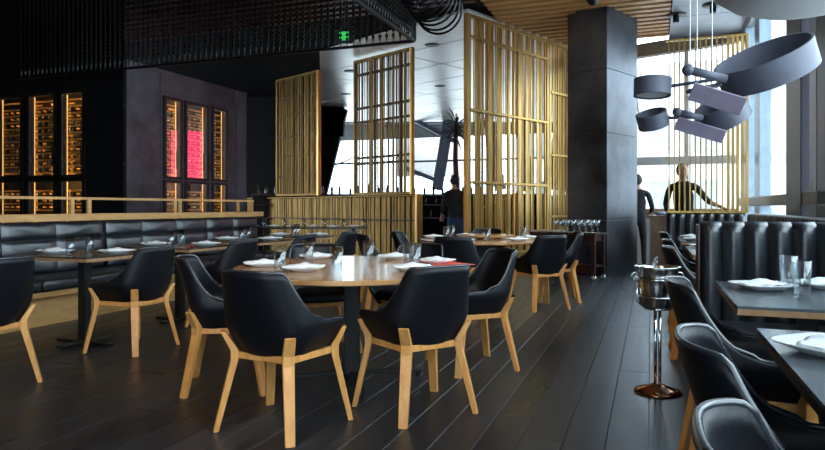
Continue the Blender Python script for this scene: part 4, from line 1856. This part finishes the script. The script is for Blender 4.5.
person('waiter in black shirt and blue jeans standing just left of the tall brass screen', (0.82, 12.1, 0), 0.3,
       {'L': ((-0.25, 0.05, 1.12), (-0.20, 0.22, 0.98)), 'R': ((0.25, 0.05, 1.12), (0.2, 0.24, 0.99)), 'lean': 0.3, 'nod': -0.2})
person('man in a dark jacket behind the brass fins, reaching out one arm', (4.42, 10.45 + 0.0, 0), PI - 0.5,
       {'L': ((-0.36, 0.12, 1.16), (-0.55, 0.22, 1.08)), 'R': ((0.26, 0.04, 1.12), (0.20, 0.22, 0.98)), 'lean': 0.5, 'nod': -0.25, 'turn': 0.6}, 'cloth', 'cloth', 1.84)
person('person in black partly hidden by the right side of the steel column', (4.12, 11.75, 0), -0.4,
       {'L': ((-0.26, 0.02, 1.12), (-0.22, 0.2, 0.98)), 'R': ((0.26, 0.06, 1.13), (0.20, 0.27, 1.02)), 'lean': 0.4, 'nod': -0.3}, 'cloth', 'cloth', 1.74)

# ------------------------------------------------------------------ outside
a = MB()
a.box((0, 20, -0.12), (160, 120, 0.04))
o = a.build('ground', 'street')
struct(o)


def building(label, x, y, w_, d_, h_, rz):
    t = thing('building', label, 'building', (x, y, -0.1), rz)
    a = MB()
    a.box((0, 0, h_ / 2), (w_, d_, h_))
    a.build('wall', 'facade', t)
    n = int(w_ / 2.2)
    m_ = int(h_ / 3.2)
    a = MB()
    for i in range(n):
        for j in range(m_):
            a.box((-w_ / 2 + 1.1 + 2.2 * i, -d_ / 2 - 0.02, 1.8 + 3.2 * j), (1.1, 0.1, 1.7))
    wi = a.build('facade_glazing', 'facadewin', t)
    return t


building('pale stone office building across the street behind the far window wall', 16, 38, 18, 8, 9, -0.35)
building('pale stone building seen through the right-hand windows', 42, 26, 16, 8, 7, -0.9)
t = thing('billboard', 'pale cream pink board standing outside the far window of the bar', 'billboard', (1.0, 33, 0))
a = MB()
a.box((0, 0, 4.0), (3.6, 0.12, 2.6))
a.build('board', 'billboard', t)
for sx in (-1.4, 1.4):
    a = MB()
    a.box((sx, 0.1, 1.4), (0.12, 0.12, 2.8))
    a.build('post', 'steelblue', t)

# ------------------------------------------------------------------ light
W = bpy.data.worlds.new('World')
S.world = W
W.use_nodes = True
nt = W.node_tree
bg = nt.nodes['Background']
bg.inputs[0].default_value = (0.80, 0.90, 1.0, 1)
bg.inputs[1].default_value = 8.0


def spot(loc, target, power, size, col=(1, 0.66, 0.36), blend=0.6, rad=0.04):
    l = bpy.data.lights.new('ceiling_spot', 'SPOT')
    l.energy = power
    l.spot_size = R_(size)
    l.spot_blend = blend
    l.color = col
    l.shadow_soft_size = rad
    o = bpy.data.objects.new('ceiling_spot', l)
    COL.objects.link(o)
    o.location = loc
    o.rotation_euler = (Vector(target) - Vector(loc)).to_track_quat('-Z', 'Y').to_euler()
    return o


spot((-1.2, 1.6, 4.35), (-0.3, 4.2, 0.5), 210, 60)
spot((-2.6, 3.0, 4.35), (-2.6, 5.4, 0.4), 110, 60)
spot((1.2, 6.4, 4.35), (1.0, 8.2, 0.5), 120, 55)
spot((-1.6, 10.5, 4.35), (-2.3, 14.6, 1.6), 70, 70)
spot((1.6, 8.4, 4.35), (2.2, 12.2, 2.6), 80, 75)

cam = bpy.data.cameras.new('Camera')
co = bpy.data.objects.new('Camera', cam)
COL.objects.link(co)
co.location = (0, 0, CAMH)
co.rotation_euler = (PI / 2, 0, 0)
cam.sensor_width = 36
cam.lens = FPX / 825 * 36
cam.shift_y = -18 / 825
cam.clip_end = 300
S.camera = co
S.view_settings.view_transform = 'Standard'
S.view_settings.look = 'None'
S.view_settings.gamma = 1
S.view_settings.exposure = 0.0
